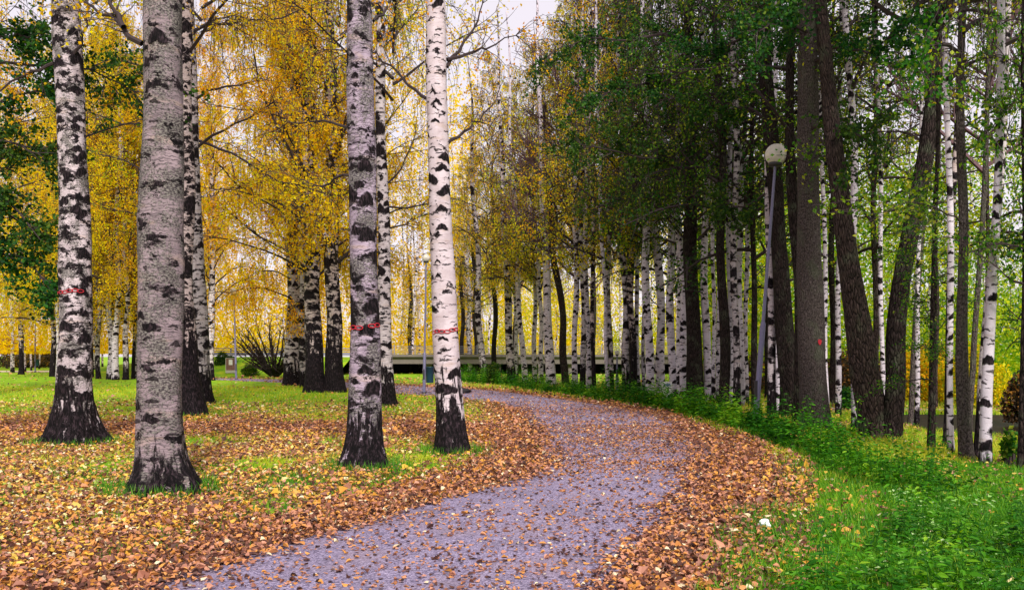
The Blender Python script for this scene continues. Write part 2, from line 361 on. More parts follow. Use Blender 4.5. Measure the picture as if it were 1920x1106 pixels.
def crown_bare(seed, H=13, zlo=4.0, rad=4.2, nprim=46, nleaf=1800, leaf=.09):
    g = RG(seed); br = MB(); lp = []
    for i in range(nprim):
        f = (i + g.uniform(0, 1)) / nprim; z0 = zlo + (H - zlo - 1) * f
        az = i * 2.4 + g.normal() * .4; L = rad * (1.15 - .7 * f) * g.uniform(.6, 1.2); el = g.uniform(.55, 1.05)
        d0 = np.array([cos(az) * cos(el), sin(az) * cos(el), sin(el)])
        path, d = branch_path(g, (0, 0, z0), d0, L, 8, -.005, .07)
        br.tube(path, np.linspace(.035 * (1.2 - f) + .01, .008, 9), 4, 0)
        for j in range(int(8 + L * 3)):
            t = g.uniform(.2, 1) * 7.99; a = int(t); q = path[a] + (path[min(a + 1, 8)] - path[a]) * (t - a)
            dd = rdir(g, 1, .6)[0] * .7 + d0 * 1.0; dd[2] += .3
            sp, sd = branch_path(g, q, dd / np.linalg.norm(dd), L * g.uniform(.2, .4), 4, -.03, .1)
            br.tube(sp, np.linspace(.022, .010, 5), 3, 0)
            for h in range(3):
                hp, _ = branch_path(g, sp[g.integers(1, 5)], sd + rdir(g, 1)[0] * .7, g.uniform(.3, .9), 3, .02, .1)
                br.tube(hp, np.linspace(.011, .007, 4), 3, 0); lp.append(hp[1:])
    lp = np.concatenate(lp); idx = g.integers(0, len(lp), nleaf); pos = lp[idx] + g.normal(size=(nleaf, 3)) * .08
    lm = MB(); lm.leaves(pos, rdir(g, nleaf), rdir(g, nleaf), leaf * g.uniform(.6, 1.25, nleaf), leaf * .8, .15, g.uniform(0, 1, nleaf))
    return br, lm
def proto(pair, mt, ml, nm):
    return pair[0].mesh(nm + '_branches', M[mt]), pair[1].mesh(nm + '_crown', M[ml])
CR = {
 'g0': proto(crown_birch(1, 22, 4.2, 3.8, 50, 34000), 'twig', 'gold', 'weeping_a'),
 'g1': proto(crown_birch(2, 20, 3.4, 3.4, 46, 30000, hang=2.0), 'twig', 'gold', 'weeping_b'),
 'g2': proto(crown_birch(3, 22, 4.4, 4.3, 50, 34000, hang=1.8), 'twig', 'gold', 'weeping_c'),
 'h0': proto(crown_birch(4, 19, 8.5, 3.2, 22, 5000, leaf=.07), 'twig', 'gold', 'high_a'),
 'h1': proto(crown_birch(5, 20, 11.0, 3.0, 22, 5000, leaf=.07), 'twig', 'gold', 'high_b'),
 'n0': proto(crown_birch(6, 19, 5.5, 2.5, 44, 7000, hang=1.0, minz=3.4), 'twig', 'olive', 'narrow_a'),
 'n1': proto(crown_birch(7, 18, 4.8, 2.2, 42, 6500, hang=.8, minz=3.2), 'twig', 'olive', 'narrow_b'),
 'd0': proto(crown_broad(8, 13, 4.0, 2.6, 26, 4600, spread=.15), 'twig', 'green', 'broad_a'),
 'd1': proto(crown_broad(9, 12, 3.4, 3.1, 26, 4800, spread=.15), 'twig', 'green', 'broad_b'),
 'd2': proto(crown_broad(10, 14, 5.0, 2.6, 24, 4000, .085, .22), 'twig', 'green', 'broad_c'),
 'd3': proto(crown_broad(18, 14, 7.4, 2.4, 22, 5500, leaf=.08), 'twig', 'green', 'broad_high'),
 'm0': proto(crown_birch(16, 16, 5.6, .8, 24, 1100, leaf=.075, hang=.7, minz=3.6), 'twig', 'lime', 'slim_a'),
 'y0': proto(crown_broad(11, 9, 2.2, 1.5, 22, 5000, leaf=.08, br_r=.4), 'twig', 'mid', 'young_a'),
 'x0': proto(crown_bare(12, 15, 4.0, 4.0, 64, 1100), 'twigp', 'olive', 'bare_a'),
 'x1': proto(crown_bare(13, 15, 5, 2.4, 30, 900), 'twigp', 'olive', 'bare_b'),
}
def add_crown(root, key, mat=None, sc=(1, 1, 1), slope=0, rz=0):
    b, l = CR[key]
    for nm, me, mm in (('branches', b, None), ('crown', l, mat)):
        o = link(nm, me, root); o.scale = sc; o.rotation_euler = (0, math.atan(slope), rz)
        if mm:
            o.material_slots[0].link = 'OBJECT'; o.material_slots[0].material = M[mm]
    return o
def lead(zz, X, z): return float(np.interp(z, zz, X))

tree_n = [0]
LIMBS = []
def tree(name, pts, mat, crown, label, cat='tree', leafmat=None, sc=1.0, H=17, flare=.35, n=14, group=None, rough=.03, rz=None, lobes=3):
    tree_n[0] += 1; i = tree_n[0]
    Y = gY(pts[0][1]); mb = MB()
    x0, sl, prof = make_trunk(mb, pts, Y, H, 100 + i, flare, n, rough, lobes)
    root = empty(name, (x0, Y, 0)); tag(root, label, cat, group)
    link('trunk', mb.mesh(name + '_trunk', M[mat], True), root)
    if crown:
        zz, X, R, yy = prof
        slope = (lead(zz, X, 9) - x0) / 9
        s = sc if isinstance(sc, tuple) else (sc, sc, 1)
        # the crown is turned about the trunk, the root empty keeps the lean
        o = add_crown(root, crown, leafmat, s, slope, (i * 2.399) % 6.28 if rz is None else rz)
    root['_r'] = 0; del root['_r']
    return root, Y, prof, x0
def limb(t, polys, r0=.03, leafmat='gold', nleaf=260, seed=0, dy=0.0, leaf=.055):
    """branches of one tree, given along their run, with side twigs and leaves"""
    root, Y, prof, x0 = t
    for k, pl in enumerate(polys):
        g = RG(seed + k * 7 + 1)
        pts = np.array([P(px, py, Y + dy * j / max(1, len(pl) - 1)) for j, (px, py) in enumerate(pl)]) - np.array([x0, Y, 0])
        tt = np.linspace(0, len(pl) - 1, 10); path = np.stack([np.interp(tt, np.arange(len(pl)), pts[:, c]) for c in range(3)], 1)
        path[1:] += g.normal(size=(9, 3)) * .02
        mb = MB(); mb.tube(path, np.linspace(r0, r0 * .25, 10), 6)
        lp = []
        L = np.linalg.norm(path[-1] - path[0])
        for j in range(int(6 + L * 5)):
            a = g.integers(2, 10); d = (path[a] - path[a - 1]); d /= np.linalg.norm(d)
            dd = d + rdir(g, 1)[0] * .8
            sp, sd = branch_path(g, path[a], dd / np.linalg.norm(dd), g.uniform(.3, .35 + .25 * L), 5, .04, .15)
            mb.tube(sp, np.linspace(r0 * .28, .003, 6), 3); lp.append(sp[2:])
            for h in range(2):
                hp, _ = branch_path(g, sp[g.integers(1, 5)], sd + rdir(g, 1)[0] * .7, g.uniform(.2, .5), 3, .1, .1)
                mb.tube(hp, [.004, .004, .003, .003], 3); lp.append(hp[1:])
        if nleaf:
            lp = np.concatenate(lp); idx = g.integers(0, len(lp), nleaf); pos = lp[idx] + g.normal(size=(nleaf, 3)) * .05
            ax = rdir(g, nleaf); ax[:, 2] -= .4
            mb.leaves(pos, ax, rdir(g, nleaf), leaf * g.uniform(.6, 1.2, nleaf), leaf * .8, .15, g.uniform(0, 1, nleaf), 1)
        link('limb', mb.mesh('limb', [M['twig'], M[leafmat]]), root)

paint = plain('red_paint', (.42, .015, .03), .8)
def chain(t, z, x_from=-1.25, x_to=1.25, seed=0, faded=False):
    """red chain-link pattern painted round the trunk, as loops hugging the bark"""
    root, Y, (zz, X, R, yy), x0 = t
    mb = MB(); r = float(np.interp(z, zz, R)) + .004; cx = lead(zz, X, z) - x0; cy = float(np.interp(z, zz, yy)); g = RG(seed)
    nl = int(r * (x_to - x_from) / .075); 
    for k in range(nl):
        if faded and g.uniform() < .35: continue
        a0 = x_from + (x_to - x_from) * (k + .5) / nl; w = (x_to - x_from) / nl * .62
        zc = z + .012 * sin(k * 1.7) + (a0 * .02)
        s = np.linspace(0, 2 * pi, 15); aa = a0 + w * np.cos(s); zz2 = zc + .024 * np.sin(s)
        rr = r + (.012 if faded else .006)
        pts = np.stack([cx + rr * np.sin(aa), cy - rr * np.cos(aa), zz2], 1)
        mb.tube(pts, .0065, 5)
    o = link('painted_chain', mb.mesh('painted_chain', paint, True), root)
    o['label'] = 'red chain pattern painted round the bark'

# ------------------------------------------------------------------ the trees, front to back
exec_trees = []
BT = 'birch_tree'
t2 = tree(BT, [(306, 921, 98), (302, 860, 84), (300, 700, 80), (297, 400, 78), (299, 200, 73), (300, 0, 70)], 'bg', 'h1', 'thick grey lichen-covered birch, the nearest tree to the camera, left of the path', 'birch', flare=.55, n=56, H=20, rough=.05, lobes=4)
t9 = tree(BT, [(684, 877, 66), (684, 800, 60), (682, 600, 54), (680, 400, 52), (677, 200, 49), (674, 0, 46)], 'bl', 'h0', 'lilac-grey mottled birch with a faint red painted chain, left of the whiter chained birch', 'birch', flare=.4, n=48, H=19, rough=.045)
t11 = tree(BT, [(847, 848, 56), (842, 760, 52), (834, 600, 46), (826, 400, 42), (820, 200, 38), (817, 0, 35)], 'bw', 'h1', 'clean white birch with a bright red painted chain, standing closest to the gravel path', 'birch', flare=.35, n=48, H=19, rough=.035)
t1 = tree(BT, [(142, 831, 78), (144, 740, 62), (143, 560, 56), (133, 350, 52), (123, 150, 50), (119, 0, 48)], 'bm', 'h0', 'leaning black-blotched birch nearest the left edge of the lawn, faint red chain on its bark', 'birch', flare=.4, n=48, H=19, rough=.045, lobes=4)
t3 = tree(BT, [(362, 779, 46), (354, 700, 40), (347, 500, 34), (345, 300, 30), (345, 0, 26)], 'bd', 'h0', 'dark furrowed birch half hidden directly behind the thick grey birch', 'birch', flare=.35, n=24)
t4 = tree(BT, [(381, 756, 34), (374, 650, 30), (367, 400, 24), (360, 200, 20), (356, 0, 18)], 'bh', 'h1', 'slim black-and-white birch rising just right of the dark furrowed trunk', 'birch', flare=.4, n=20)
t10 = tree(BT, [(728, 762, 30), (725, 700, 28), (719, 500, 24), (716, 300, 20), (711, 0, 16)], 'bh', 'h0', 'narrow birch with a black lower trunk, tucked right behind the lilac mottled birch', 'birch', flare=.3, n=20, leafmat='olive')
t7 = tree(BT, [(591, 735, 36), (589, 650, 32), (585, 500, 28), (580, 300, 22), (578, 0, 14)], 'bd', 'g0', 'stout black-based birch in the middle of the close clump of four', 'birch', flare=.3, n=20, H=19)
t8 = tree(BT, [(628, 735, 36), (627, 650, 30), (624, 500, 26), (621, 200, 22), (618, 0, 16)], 'bd', 'g2', 'dark-based birch at the right end of the close clump of four', 'birch', flare=.35, n=20, H=20)
t5 = tree(BT, [(547, 722, 30), (549, 600, 28), (551, 400, 20), (552, 100, 12)], 'bh', 'g1', 'grey-white birch at the left end of the close clump of four', 'birch', flare=.2, n=20)
t6 = tree(BT, [(570, 726, 15), (568, 600, 14), (566, 400, 12), (560, 100, 8)], 'bh', 'n0', 'thinnest white birch of the close clump, second from its left end', 'birch', flare=.15, n=16, leafmat='gold')
chain(t11, CH - (621 - HOR) / F * t11[1], seed=3)
chain(t9, CH - (614 - HOR) / F * t9[1], -1.3, 1.3, 4, True)
chain(t1, CH - (548 - HOR) / F * t1[1], -1.3, 1.2, 6, True)
limb(t1, [[(134, 108), (152, 78), (166, 40), (160, 0), (150, -40)], [(100, 119), (60, 135), (0, 170), (-50, 175)]], .03, 'gold', 200, 11, -.4)
limb(t2, [[(266, 82), (232, 52), (217, 40), (180, 15), (150, -5)], [(232, 52), (222, 30), (211, 0), (205, -30)]], .035, 'gold', 120, 21, .3)
limb(t4, [[(362, 282), (401, 249), (452, 228), (502, 202), (545, 168)], [(351, 61), (401, 45), (452, 42), (520, 36), (600, 5)], [(352, 195), (390, 170), (445, 159), (500, 150)], [(372, 264), (434, 289), (524, 340), (614, 365)]], .05, 'gold', 900, 31, -.8, .06)
limb(t3, [[(345, 250), (300, 230), (240, 236), (180, 215), (130, 200)], [(340, 345), (290, 330), (230, 300), (160, 285)], [(345, 430), (290, 405), (220, 395), (165, 380)], [(345, 150), (290, 130), (230, 115), (170, 125)]], .035, 'olive', 500, 36, 2.0, .07)
limb(t10, [[(712, 360), (752, 317), (776, 263), (781, 225)], [(720, 387), (763, 391), (800, 382), (850, 372)], [(716, 100), (745, 60), (780, 20), (800, -20)], [(714, 90), (735, 55), (745, 10), (750, -30)]], .035, 'olive', 380, 41, 1.0)
limb(t11, [[(806, 189), (776, 168), (740, 135), (708, 108), (688, 92)], [(838, 126), (871, 83), (893, 38), (905, -10)], [(838, 112), (880, 100), (911, 90), (965, 65)], [(840, 268), (868, 245), (900, 225), (930, 190)]], .03, 'gold', 160, 51, .8)
limb(t9, [[(655, 240), (610, 225), (560, 232), (500, 250)], [(655, 330), (600, 350), (540, 330)], [(700, 40), (735, 5), (760, -30)]], .02, 'gold', 200, 61, 1.5)

limb(t7, [[(586, 520), (540, 470), (480, 440), (430, 400)], [(582, 340), (530, 260), (485, 160), (470, 60)], [(580, 230), (540, 120), (500, 20)], [(583, 420), (520, 380), (450, 350), (400, 300)]], .07, 'gold', 500, 101, -1.5, .09)
limb(t8, [[(624, 430), (660, 330), (720, 240), (770, 170)], [(623, 300), (665, 200), (700, 90)], [(622, 200), (590, 100), (575, 10)], [(626, 500), (690, 440), (760, 420), (800, 400)]], .06, 'gold', 500, 111, -1.0, .09)
limb(t5, [[(550, 480), (500, 400), (440, 330), (420, 260)], [(552, 330), (510, 240), (440, 180), (410, 90)]], .05, 'gold', 400, 121, -.5, .09)
# row of far birches on the left lawn
far = [((98, 706, 10), 'darkest trunk, at the left end of the far birch row on the lawn'), ((108, 707, 8), 'pale slender trunk close right of the far row\'s dark end trunk'),
       ((172, 708, 7), 'thin dark trunk of the far lawn row, just right of the leaning blotched birch'), ((184, 710, 9), 'slim white trunk next along the far lawn row, beside the thin dark one'),
       ((206, 711, 12), 'far row birch forming the left half of a near-touching pair on the lawn'), ((217, 712, 13), 'far row birch forming the right half of a near-touching pair on the lawn'),
       ((236, 712, 11), 'darker mottled far row birch between the touching pair and the thick grey birch'), ((250, 710, 7), 'thin dark far row trunk almost touching the bright white one beside the thick grey birch'),
       ((259, 709, 13), 'brightest white far row birch, peeping out at the thick grey birch\'s left side')]
for k, ((x, y, w), lb) in enumerate(far):
    tree(BT, [(x, y, w), (x + 1, 600, w * .85), (x + (k % 3 - 1) * 6, 300, w * .6)], ['bd', 'bf', 'bd', 'bh', 'bs', 'bf', 'bh', 'bd', 'bf'][k], ['g1', 'g0', None, 'g2', 'g1', 'g0', 'g2', None, 'g1'][k], lb, 'birch', H=17, flare=.2, n=12, group='far birches in a row on the left lawn', sc=1.05)
tree(BT, [(394, 713, 15), (395, 600, 13), (399, 500, 11), (392, 200, 8)], 'bh', 'g0', 'slim curved birch standing alone between the black-and-white birch and the globe lamp', 'birch', H=17, n=14, sc=(.8, .8, 1))
tree(BT, [(-70, 745, 34), (-70, 400, 26)], 'bm', 'g2', 'birch mostly outside the left edge whose golden boughs hang into view', 'birch', H=18)
tree(BT, [(40, 702, 9), (42, 500, 8)], 'bd', 'g0', 'golden birch standing behind the little log pile at far left', 'birch', H=16, sc=1.2)
tree(BT, [(150, 699, 9), (152, 500, 8)], 'bs', 'g2', 'golden birch hidden behind the leaning blotched birch', 'birch', H=17, sc=1.1)
tree(BT, [(318, 703, 10), (318, 500, 8)], 'bs', 'g1', 'golden birch hidden behind the thick grey birch', 'birch', H=17, sc=1.1)

# centre and right birch wood
mid = [
 ((881, 701, 9, 878, 500, 7), 'bs', 'n1', 'olive', 'small pale trunk left of the leaning white birch beside the far path'),
 ((907, 716, 14, 896, 520, 11), 'bh', 'n0', 'olive', 'white birch leaning left beside the far path, its foot black'),
 ((960, 718, 17, 947, 450, 12), 'bh', 'n1', 'olive', 'white birch with a wide blackened foot right of the dark mossy trunk'),
 ((967, 712, 8, 965, 450, 7), 'bs', 'n0', 'olive', 'thin pinkish trunk squeezed behind the birch with the wide black foot'),
 ((985, 720, 12, 970, 480, 9), 'bf', 'n1', 'olive', 'slender bright birch leaning left, just past the black-footed one'),
 ((1003, 719, 10, 1001, 480, 8), 'bs', 'n0', 'olive', 'left trunk of the tight trio before the leaning brown tree'),
 ((1015, 722, 10, 1011, 460, 8), 'bs', 'n1', 'olive', 'middle trunk of the tight trio before the leaning brown tree'),
 ((1034, 726, 20, 1022, 470, 13), 'bf', 'n0', 'olive', 'thick bright trunk at the right of the tight trio, beside the leaning brown tree'),
 ((1078, 734, 12, 1079, 500, 10), 'bs', 'n1', 'olive', 'first of three parallel birches right of the leaning brown tree'),
 ((1093, 734, 12, 1092, 480, 10), 'bh', 'n0', 'olive', 'greyish middle one of three parallel birches right of the leaning brown tree'),
 ((1104, 736, 11, 1100, 480, 9), 'bs', None, 'olive', 'third of three parallel birches right of the leaning brown tree'),
 ((1114, 740, 9, 1112, 600, 8), 'bd', None, 'olive', 'short-looking dark spotted trunk after the three parallel birches'),
 ((1141, 741, 8, 1131, 500, 7), 'bf', 'n1', 'olive', 'very thin clean white stem leaning left, beside the small lamp'),
 ((1146, 739, 12, 1142, 560, 10), 'bh', None, 'olive', 'black-banded trunk immediately left of the small lamp'),
 ((1175, 741, 16, 1168, 450, 13), 'bh', 'n0', 'olive', 'mottled birch immediately right of the small lamp'),
 ((1187, 742, 15, 1184, 480, 12), 'bd', None, 'olive', 'mostly black birch touching the mottled one right of the small lamp'),
 ((1198, 741, 9, 1192, 480, 8), 'bs', 'n1', 'mid', 'thin spotted stem between the black birch and the two broad white ones'),
 ((1207, 742, 8, 1206, 560, 7), 'bs', None, 'olive', 'thinnest stem standing against the first broad white birch'),
 ((1219, 747, 18, 1213, 400, 14), 'bf', 'n0', 'mid', 'first broad white birch left of the white sign stand'),
 ((1239, 746, 18, 1231, 400, 14), 'bf', 'n1', 'mid', 'second broad white birch, directly left of the white sign stand'),
 ((1264, 749, 17, 1256, 480, 13), 'bf', 'n0', 'mid', 'white birch directly right of the white sign stand'),
 ((1273, 750, 9, 1271, 480, 7), 'bs', None, 'olive', 'thin birch between two broader ones right of the white sign stand'),
 ((1284, 753, 16, 1275, 450, 12), 'bf', 'n1', 'mid', 'chevron-marked birch touching the dark trunk right of the sign stand'),
 ((1327, 757, 17, 1324, 480, 13), 'bf', 'n0', 'mid', 'broad white birch between the first two dark trunks'),
 ((1338, 758, 8, 1338, 500, 7), 'bs', None, 'olive', 'thin stem behind the broad white birch between the first two dark trunks'),
 ((1347, 759, 9, 1346, 500, 8), 'bs', None, 'mid', 'narrow birch touching the left side of the second dark trunk'),
 ((1371, 767, 13, 1369, 480, 10), 'bf', 'n1', 'mid', 'white birch touching the right side of the second dark trunk'),
 ((1381, 770, 15, 1379, 450, 12), 'bh', None, 'mid', 'black-streaked birch in the cluster left of the leaning lamp'),
 ((1390, 765, 14, 1387, 450, 11), 'bf', 'n0', 'mid', 'white birch right of the black-streaked one left of the leaning lamp'),
 ((1400, 761, 9, 1399, 500, 8), 'bs', None, 'mid', 'thin birch last before the leaning lamp'),
 ((1447, 785, 17, 1445, 560, 14), 'bh', None, 'mid', 'mottled birch just right of the leaning lamp foot'),
 ((1461, 779, 13, 1458, 560, 11), 'bf', None, 'mid', 'white birch behind the bent dark trunk, right of the leaning lamp'),
 ((1551, 797, 10, 1545, 450, 8), 'bs', 'm0', 'lime', 'thin birch just right of the big grey-barked tree'),
 ((1571, 785, 12, 1574, 500, 9), 'bs', 'm0', 'lime', 'small birch standing before the brown far track'),
 ((1607, 812, 22, 1600, 500, 14), 'bs', 'm0', 'lime', 'densely spotted birch touching the left side of the leaning twin-ribbed tree'),
 ((1657, 795, 10, 1650, 400, 8), 'bs', 'm0', 'lime', 'birch glimpsed in the gap between the two tilted dark trees'),
 ((1707, 797, 11, 1713, 700, 10), 'gy', None, None, 'grey stub-like trunk leaning right against a pale birch on the lawn'),
 ((1719, 801, 10, 1723, 500, 8), 'bs', 'm0', 'lime', 'pale birch with a grey trunk leaning against it on the lawn'),
 ((1773, 843, 12, 1779, 680, 11), 'bd', None, None, 'dark-footed trunk of the pair left of the mossy grey tree'),
 ((1783, 856, 13, 1779, 500, 11), 'bf', 'm0', 'lime', 'white birch in front of a dark-footed trunk, left of the mossy grey tree'),
 ((1815, 815, 12, 1826, 650, 10), 'gy', None, None, 'greyish trunk leaning right behind the mossy grey tree'),
 ((1833, 866, 20, 1850, 650, 14), 'bh', 'm0', 'lime', 'right-leaning birch with a black foot crossing behind the tall white one'),
 ((1848, 878, 23, 1866, 300, 14), 'bf', 'm0', 'lime', 'tall bright white birch leaning right, the nearest birch on the right lawn'),
]
for k, ((xb, yb, w, xt, yt, wt), mt, cr, lm, lb) in enumerate(mid):
    cat = 'birch' if mt[0] == 'b' else 'tree'
    tree(BT if cat == 'birch' else 'leafless_tree', [(xb, yb, w), (xb + (xt - xb) * .4, yb + (yt - yb) * .35, w * .85), (xt, yt, wt)], mt, cr, lb, cat, leafmat=lm, H=16 + (k * 7 % 5), flare=.18, n=14, sc=(.9, .9, .95))
dark = [
 ('alder_tree', [(867, 701, 8), (866, 450, 7)], 'dk', None, None, 'thin dark trunk just right of the chained white birch, by the far path', 9, 8),
 ('alder_tree', [(893, 701, 9), (889, 450, 8)], 'dk', 'n1', 'olive', 'dark trunk touching the left-leaning white birch by the far path', 13, 10),
 ('alder_tree', [(927, 710, 10), (927, 560, 9), (925, 400, 8)], 'dk', 'n0', 'olive', 'dark mossy trunk alone between two white birches by the far path', 14, 10),
 ('bare_tree', [(1061, 726, 14), (1056, 640, 13), (1047, 520, 12), (1034, 440, 12), (1020, 330, 9), (1018, 150, 5)], 'br', 'x0', 'olive', 'leaning brown tree with a wide spray of nearly leafless purple branches', 13, 12),
 ('alder_tree', [(770, 700, 9), (770, 640, 8), (769, 560, 7)], 'dk', 'y0', 'olive', 'small dark-stemmed tree with olive leaves, left of the lamp with the bin', 9, 10),
 ('alder_tree', [(1305, 757, 32), (1300, 650, 28), (1296, 400, 24), (1290, 150, 20), (1288, 0, 18)], 'dk', 'd0', 'green', 'straight dark trunk, first of the dark trees, right of the white sign stand', 14, 16),
 ('alder_tree', [(1357, 768, 20), (1357, 600, 18), (1354, 400, 15), (1347, 100, 11)], 'dk', 'd2', 'green', 'second straight dark trunk, slimmer, between white birches', 14, 14),
 ('alder_tree', [(1415, 768, 12), (1412, 600, 11), (1412, 300, 9)], 'dk', 'd0', 'mid', 'slim dark trunk right behind the foot of the leaning lamp', 12, 12),
 ('alder_tree', [(1486, 786, 42), (1480, 700, 36), (1470, 600, 32), (1452, 430, 28), (1446, 250, 27), (1437, 100, 26), (1434, 0, 24)], 'dk', 'd3', 'green', 'bent dark trunk curving up behind the lamp globe', 13, 20),
 ('alder_tree', [(1500, 797, 24), (1497, 600, 22), (1489, 400, 20), (1487, 150, 16)], 'dk', 'd2', 'mid', 'dark trunk squeezed between the bent one and the big grey-barked tree', 13, 16),
 ('grey_bark_tree', [(1526, 808, 54), (1523, 700, 50), (1519, 450, 43), (1518, 250, 38), (1514, 0, 34)], 'gy', 'd3', 'green', 'big upright grey-barked tree with a red paint spot, right of the leaning lamp', 14, 32),
 ('alder_tree', [(1642, 826, 52), (1620, 700, 50), (1600, 580, 44), (1576, 400, 34), (1556, 200, 28), (1545, 50, 24)], 'br', 'd3', 'green', 'thick ribbed tree tilting left, forming the left arm of a V', 13, 30),
 ('alder_tree', [(1672, 828, 34), (1682, 640, 34), (1703, 450, 32), (1732, 270, 28), (1757, 140, 26), (1786, 0, 24)], 'dk', 'd3', 'mid', 'dark tree tilting right, forming the right arm of a V', 13, 24),
 ('rowan_tree', [(1745, 847, 15), (1750, 720, 13), (1755, 560, 11), (1755, 450, 8)], 'dk', 'y0', 'mid', 'thin dark young tree alone on the lawn between the V and the white birches', 9, 14),
 ('alder_tree', [(1812, 868, 24), (1805, 700, 22), (1802, 500, 18), (1805, 250, 15), (1812, 0, 12)], 'gy', 'd3', 'mid', 'mossy grey trunk in front of the right-hand white birches', 12, 20),
 ('alder_tree', [(1917, 887, 18), (1922, 700, 16), (1924, 400, 14)], 'dk', 'y0', 'mid', 'dark trunk cut by the right edge of the lawn', 10, 14),
 ('maple_tree', [(-75, 815, 34), (-80, 500, 30), (-70, 0, 24)], 'dk', 'd1', 'green', 'green-leaved tree beyond the left edge, its boughs reaching into the top left corner', 12, 20),
 ('alder_tree', [(1640, 770, 12), (1640, 400, 10)], 'br', 'd0', 'lime', 'leafy tree on the brown track behind the V of tilted trunks', 11, 12),
 ('alder_tree', [(1985, 800, 24), (1990, 400, 20)], 'dk', 'd1', 'lime', 'yellow-green tree beyond the pond at the right edge', 12, 14),
 ('alder_tree', [(1752, 766, 12), (1756, 400, 9)], 'br', 'd2', 'lime', 'yellow-green tree beyond the pond behind the thin dark young tree', 11, 12),
 ('alder_tree', [(1440, 748, 12), (1440, 300, 10)], 'dk', 'd1', 'mid', 'leafy dark tree deep in the wood behind the leaning lamp', 12, 12),
 ('alder_tree', [(1180, 730, 9), (1180, 400, 8)], 'dk', 'd0', 'olive', 'yellow-leaved tree deep in the wood behind the mottled birches', 12, 12),
 ('alder_tree', [(1260, 744, 11), (1262, 300, 9)], 'dk', 'd1', 'lime', 'yellow-green leafy tree hidden behind the white sign stand and its birches', 12, 12),
 ('alder_tree', [(1560, 762, 12), (1562, 300, 10)], 'dk', 'd0', 'lime', 'yellow-green leafy tree on the brown track behind the big grey-barked tree', 13, 12),
 ('alder_tree', [(1350, 742, 10), (1350, 300, 9)], 'dk', 'd2', 'lime', 'yellow-green leafy tree deep in the wood behind the second straight dark trunk', 14, 12),
 ('bare_tree', [(968, 706, 9), (965, 400, 7)], 'br', 'x1', 'olive', 'leafless purple-twigged tree deep behind the black-footed birch', 15, 10),
 ('bare_tree', [(1112, 712, 9), (1112, 400, 7)], 'br', 'x1', 'olive', 'leafless tree deep behind the three parallel birches', 15, 10),
 ('bare_tree', [(1848, 800, 8), (1852, 300, 6)], 'br', 'x1', 'lime', 'sparse twiggy tree on the pond bank near the right edge', 12, 10),
]
DT = {}
for nm, pts, mt, cr, lm, lb, H, n in dark:
    DT[lb] = tree(nm, pts, mt, cr, lb, nm.split('_')[0] + ' tree' if nm != 'grey_bark_tree' else 'tree', leafmat=lm, sc=(.5, .5, .5) if cr == 'y0' and nm == 'rowan_tree' else (.45, .45, .9) if 'right edge of the lawn' in lb else .55 if 'mossy grey trunk in' in lb else ((1.35, 1.35, 1.25) if cr == 'x0' else 1), H=H, flare=.25, n=n, rough=.04)
tb = [v for k, v in DT.items() if k.startswith('big upright')][0]
mb = MB(); zc = CH - (641 - HOR) / F * tb[1]; r = float(np.interp(zc, tb[2][0], tb[2][2])) + .012; cx = lead(tb[2][0], tb[2][1], zc) - tb[3]; cy0 = float(np.interp(zc, tb[2][0], tb[2][3]))
s = np.linspace(0, 2 * pi, 17)[:-1]
ring = lambda k: [(cx + r * sin(.28 + k * .16 * cos(a)), cy0 - (r) * cos(.28 + k * .16 * cos(a)), zc + k * .055 * sin(a) * (1 + .2 * sin(3 * a))) for a in s]
v = np.array(ring(1) + ring(.01)); q = [[j, (j + 1) % 16, 16 + (j + 1) % 16, 16 + j] for j in range(16)]
mb.add(v, q); o = link('paint_spot', mb.mesh('paint_spot', paint, True), tb[0]); o['label'] = 'faded red paint spot on the bark'
tM = [v for k, v in DT.items() if k.startswith('green-leaved')][0]
limb(tM, [[(-78, 480), (-10, 470), (60, 500), (100, 540)], [(-78, 280), (10, 260), (90, 300)], [(-78, 330), (-20, 350), (40, 400), (75, 450)], [(-78, 220), (0, 190), (60, 170), (110, 150)], [(-78, 420), (-30, 440), (10, 520)], [(-70, 60), (30, 70), (90, 60)], [(-78, 120), (60, 120), (170, 130), (250, 170)]], .035, 'green', 1100, 95, -.5, .085)
# overhanging dark boughs, right
tG = [v for k, v in DT.items() if k.startswith('straight dark')][0]
limb(tG, [[(1290, 75), (1240, 62), (1180, 78), (1110, 70), (1040, 95)], [(1292, 170), (1240, 150), (1180, 165), (1120, 175)], [(1294, 330), (1240, 300), (1180, 290), (1090, 270)]], .05, 'green', 2400, 71, -3.0, .09)
tA = [v for k, v in DT.items() if k.startswith('bent dark')][0]
limb(tA, [[(1440, 90), (1390, 75), (1340, 95), (1290, 90)], [(1446, 230), (1400, 200), (1350, 210), (1300, 190)], [(1450, 350), (1400, 390), (1340, 380)]], .04, 'green', 1400, 75, 1.0, .08)
tB = tb
limb(tB, [[(1520, 120), (1570, 90), (1630, 100), (1680, 60)], [(1520, 240), (1570, 230), (1620, 260)], [(1515, 60), (1470, 40), (1420, 60)]], .04, 'green', 1400, 79, -2.5, .08)
tE = [v for k, v in DT.items() if k.startswith('mossy grey')][0]
limb(tE, [[(1805, 300), (1850, 240), (1900, 200)], [(1803, 420), (1760, 390), (1700, 380), (1640, 400)], [(1803, 470), (1850, 450), (1910, 470)], [(1804, 200), (1760, 180), (1720, 120)]], .014, 'mid', 420, 85, -1.0, .07)

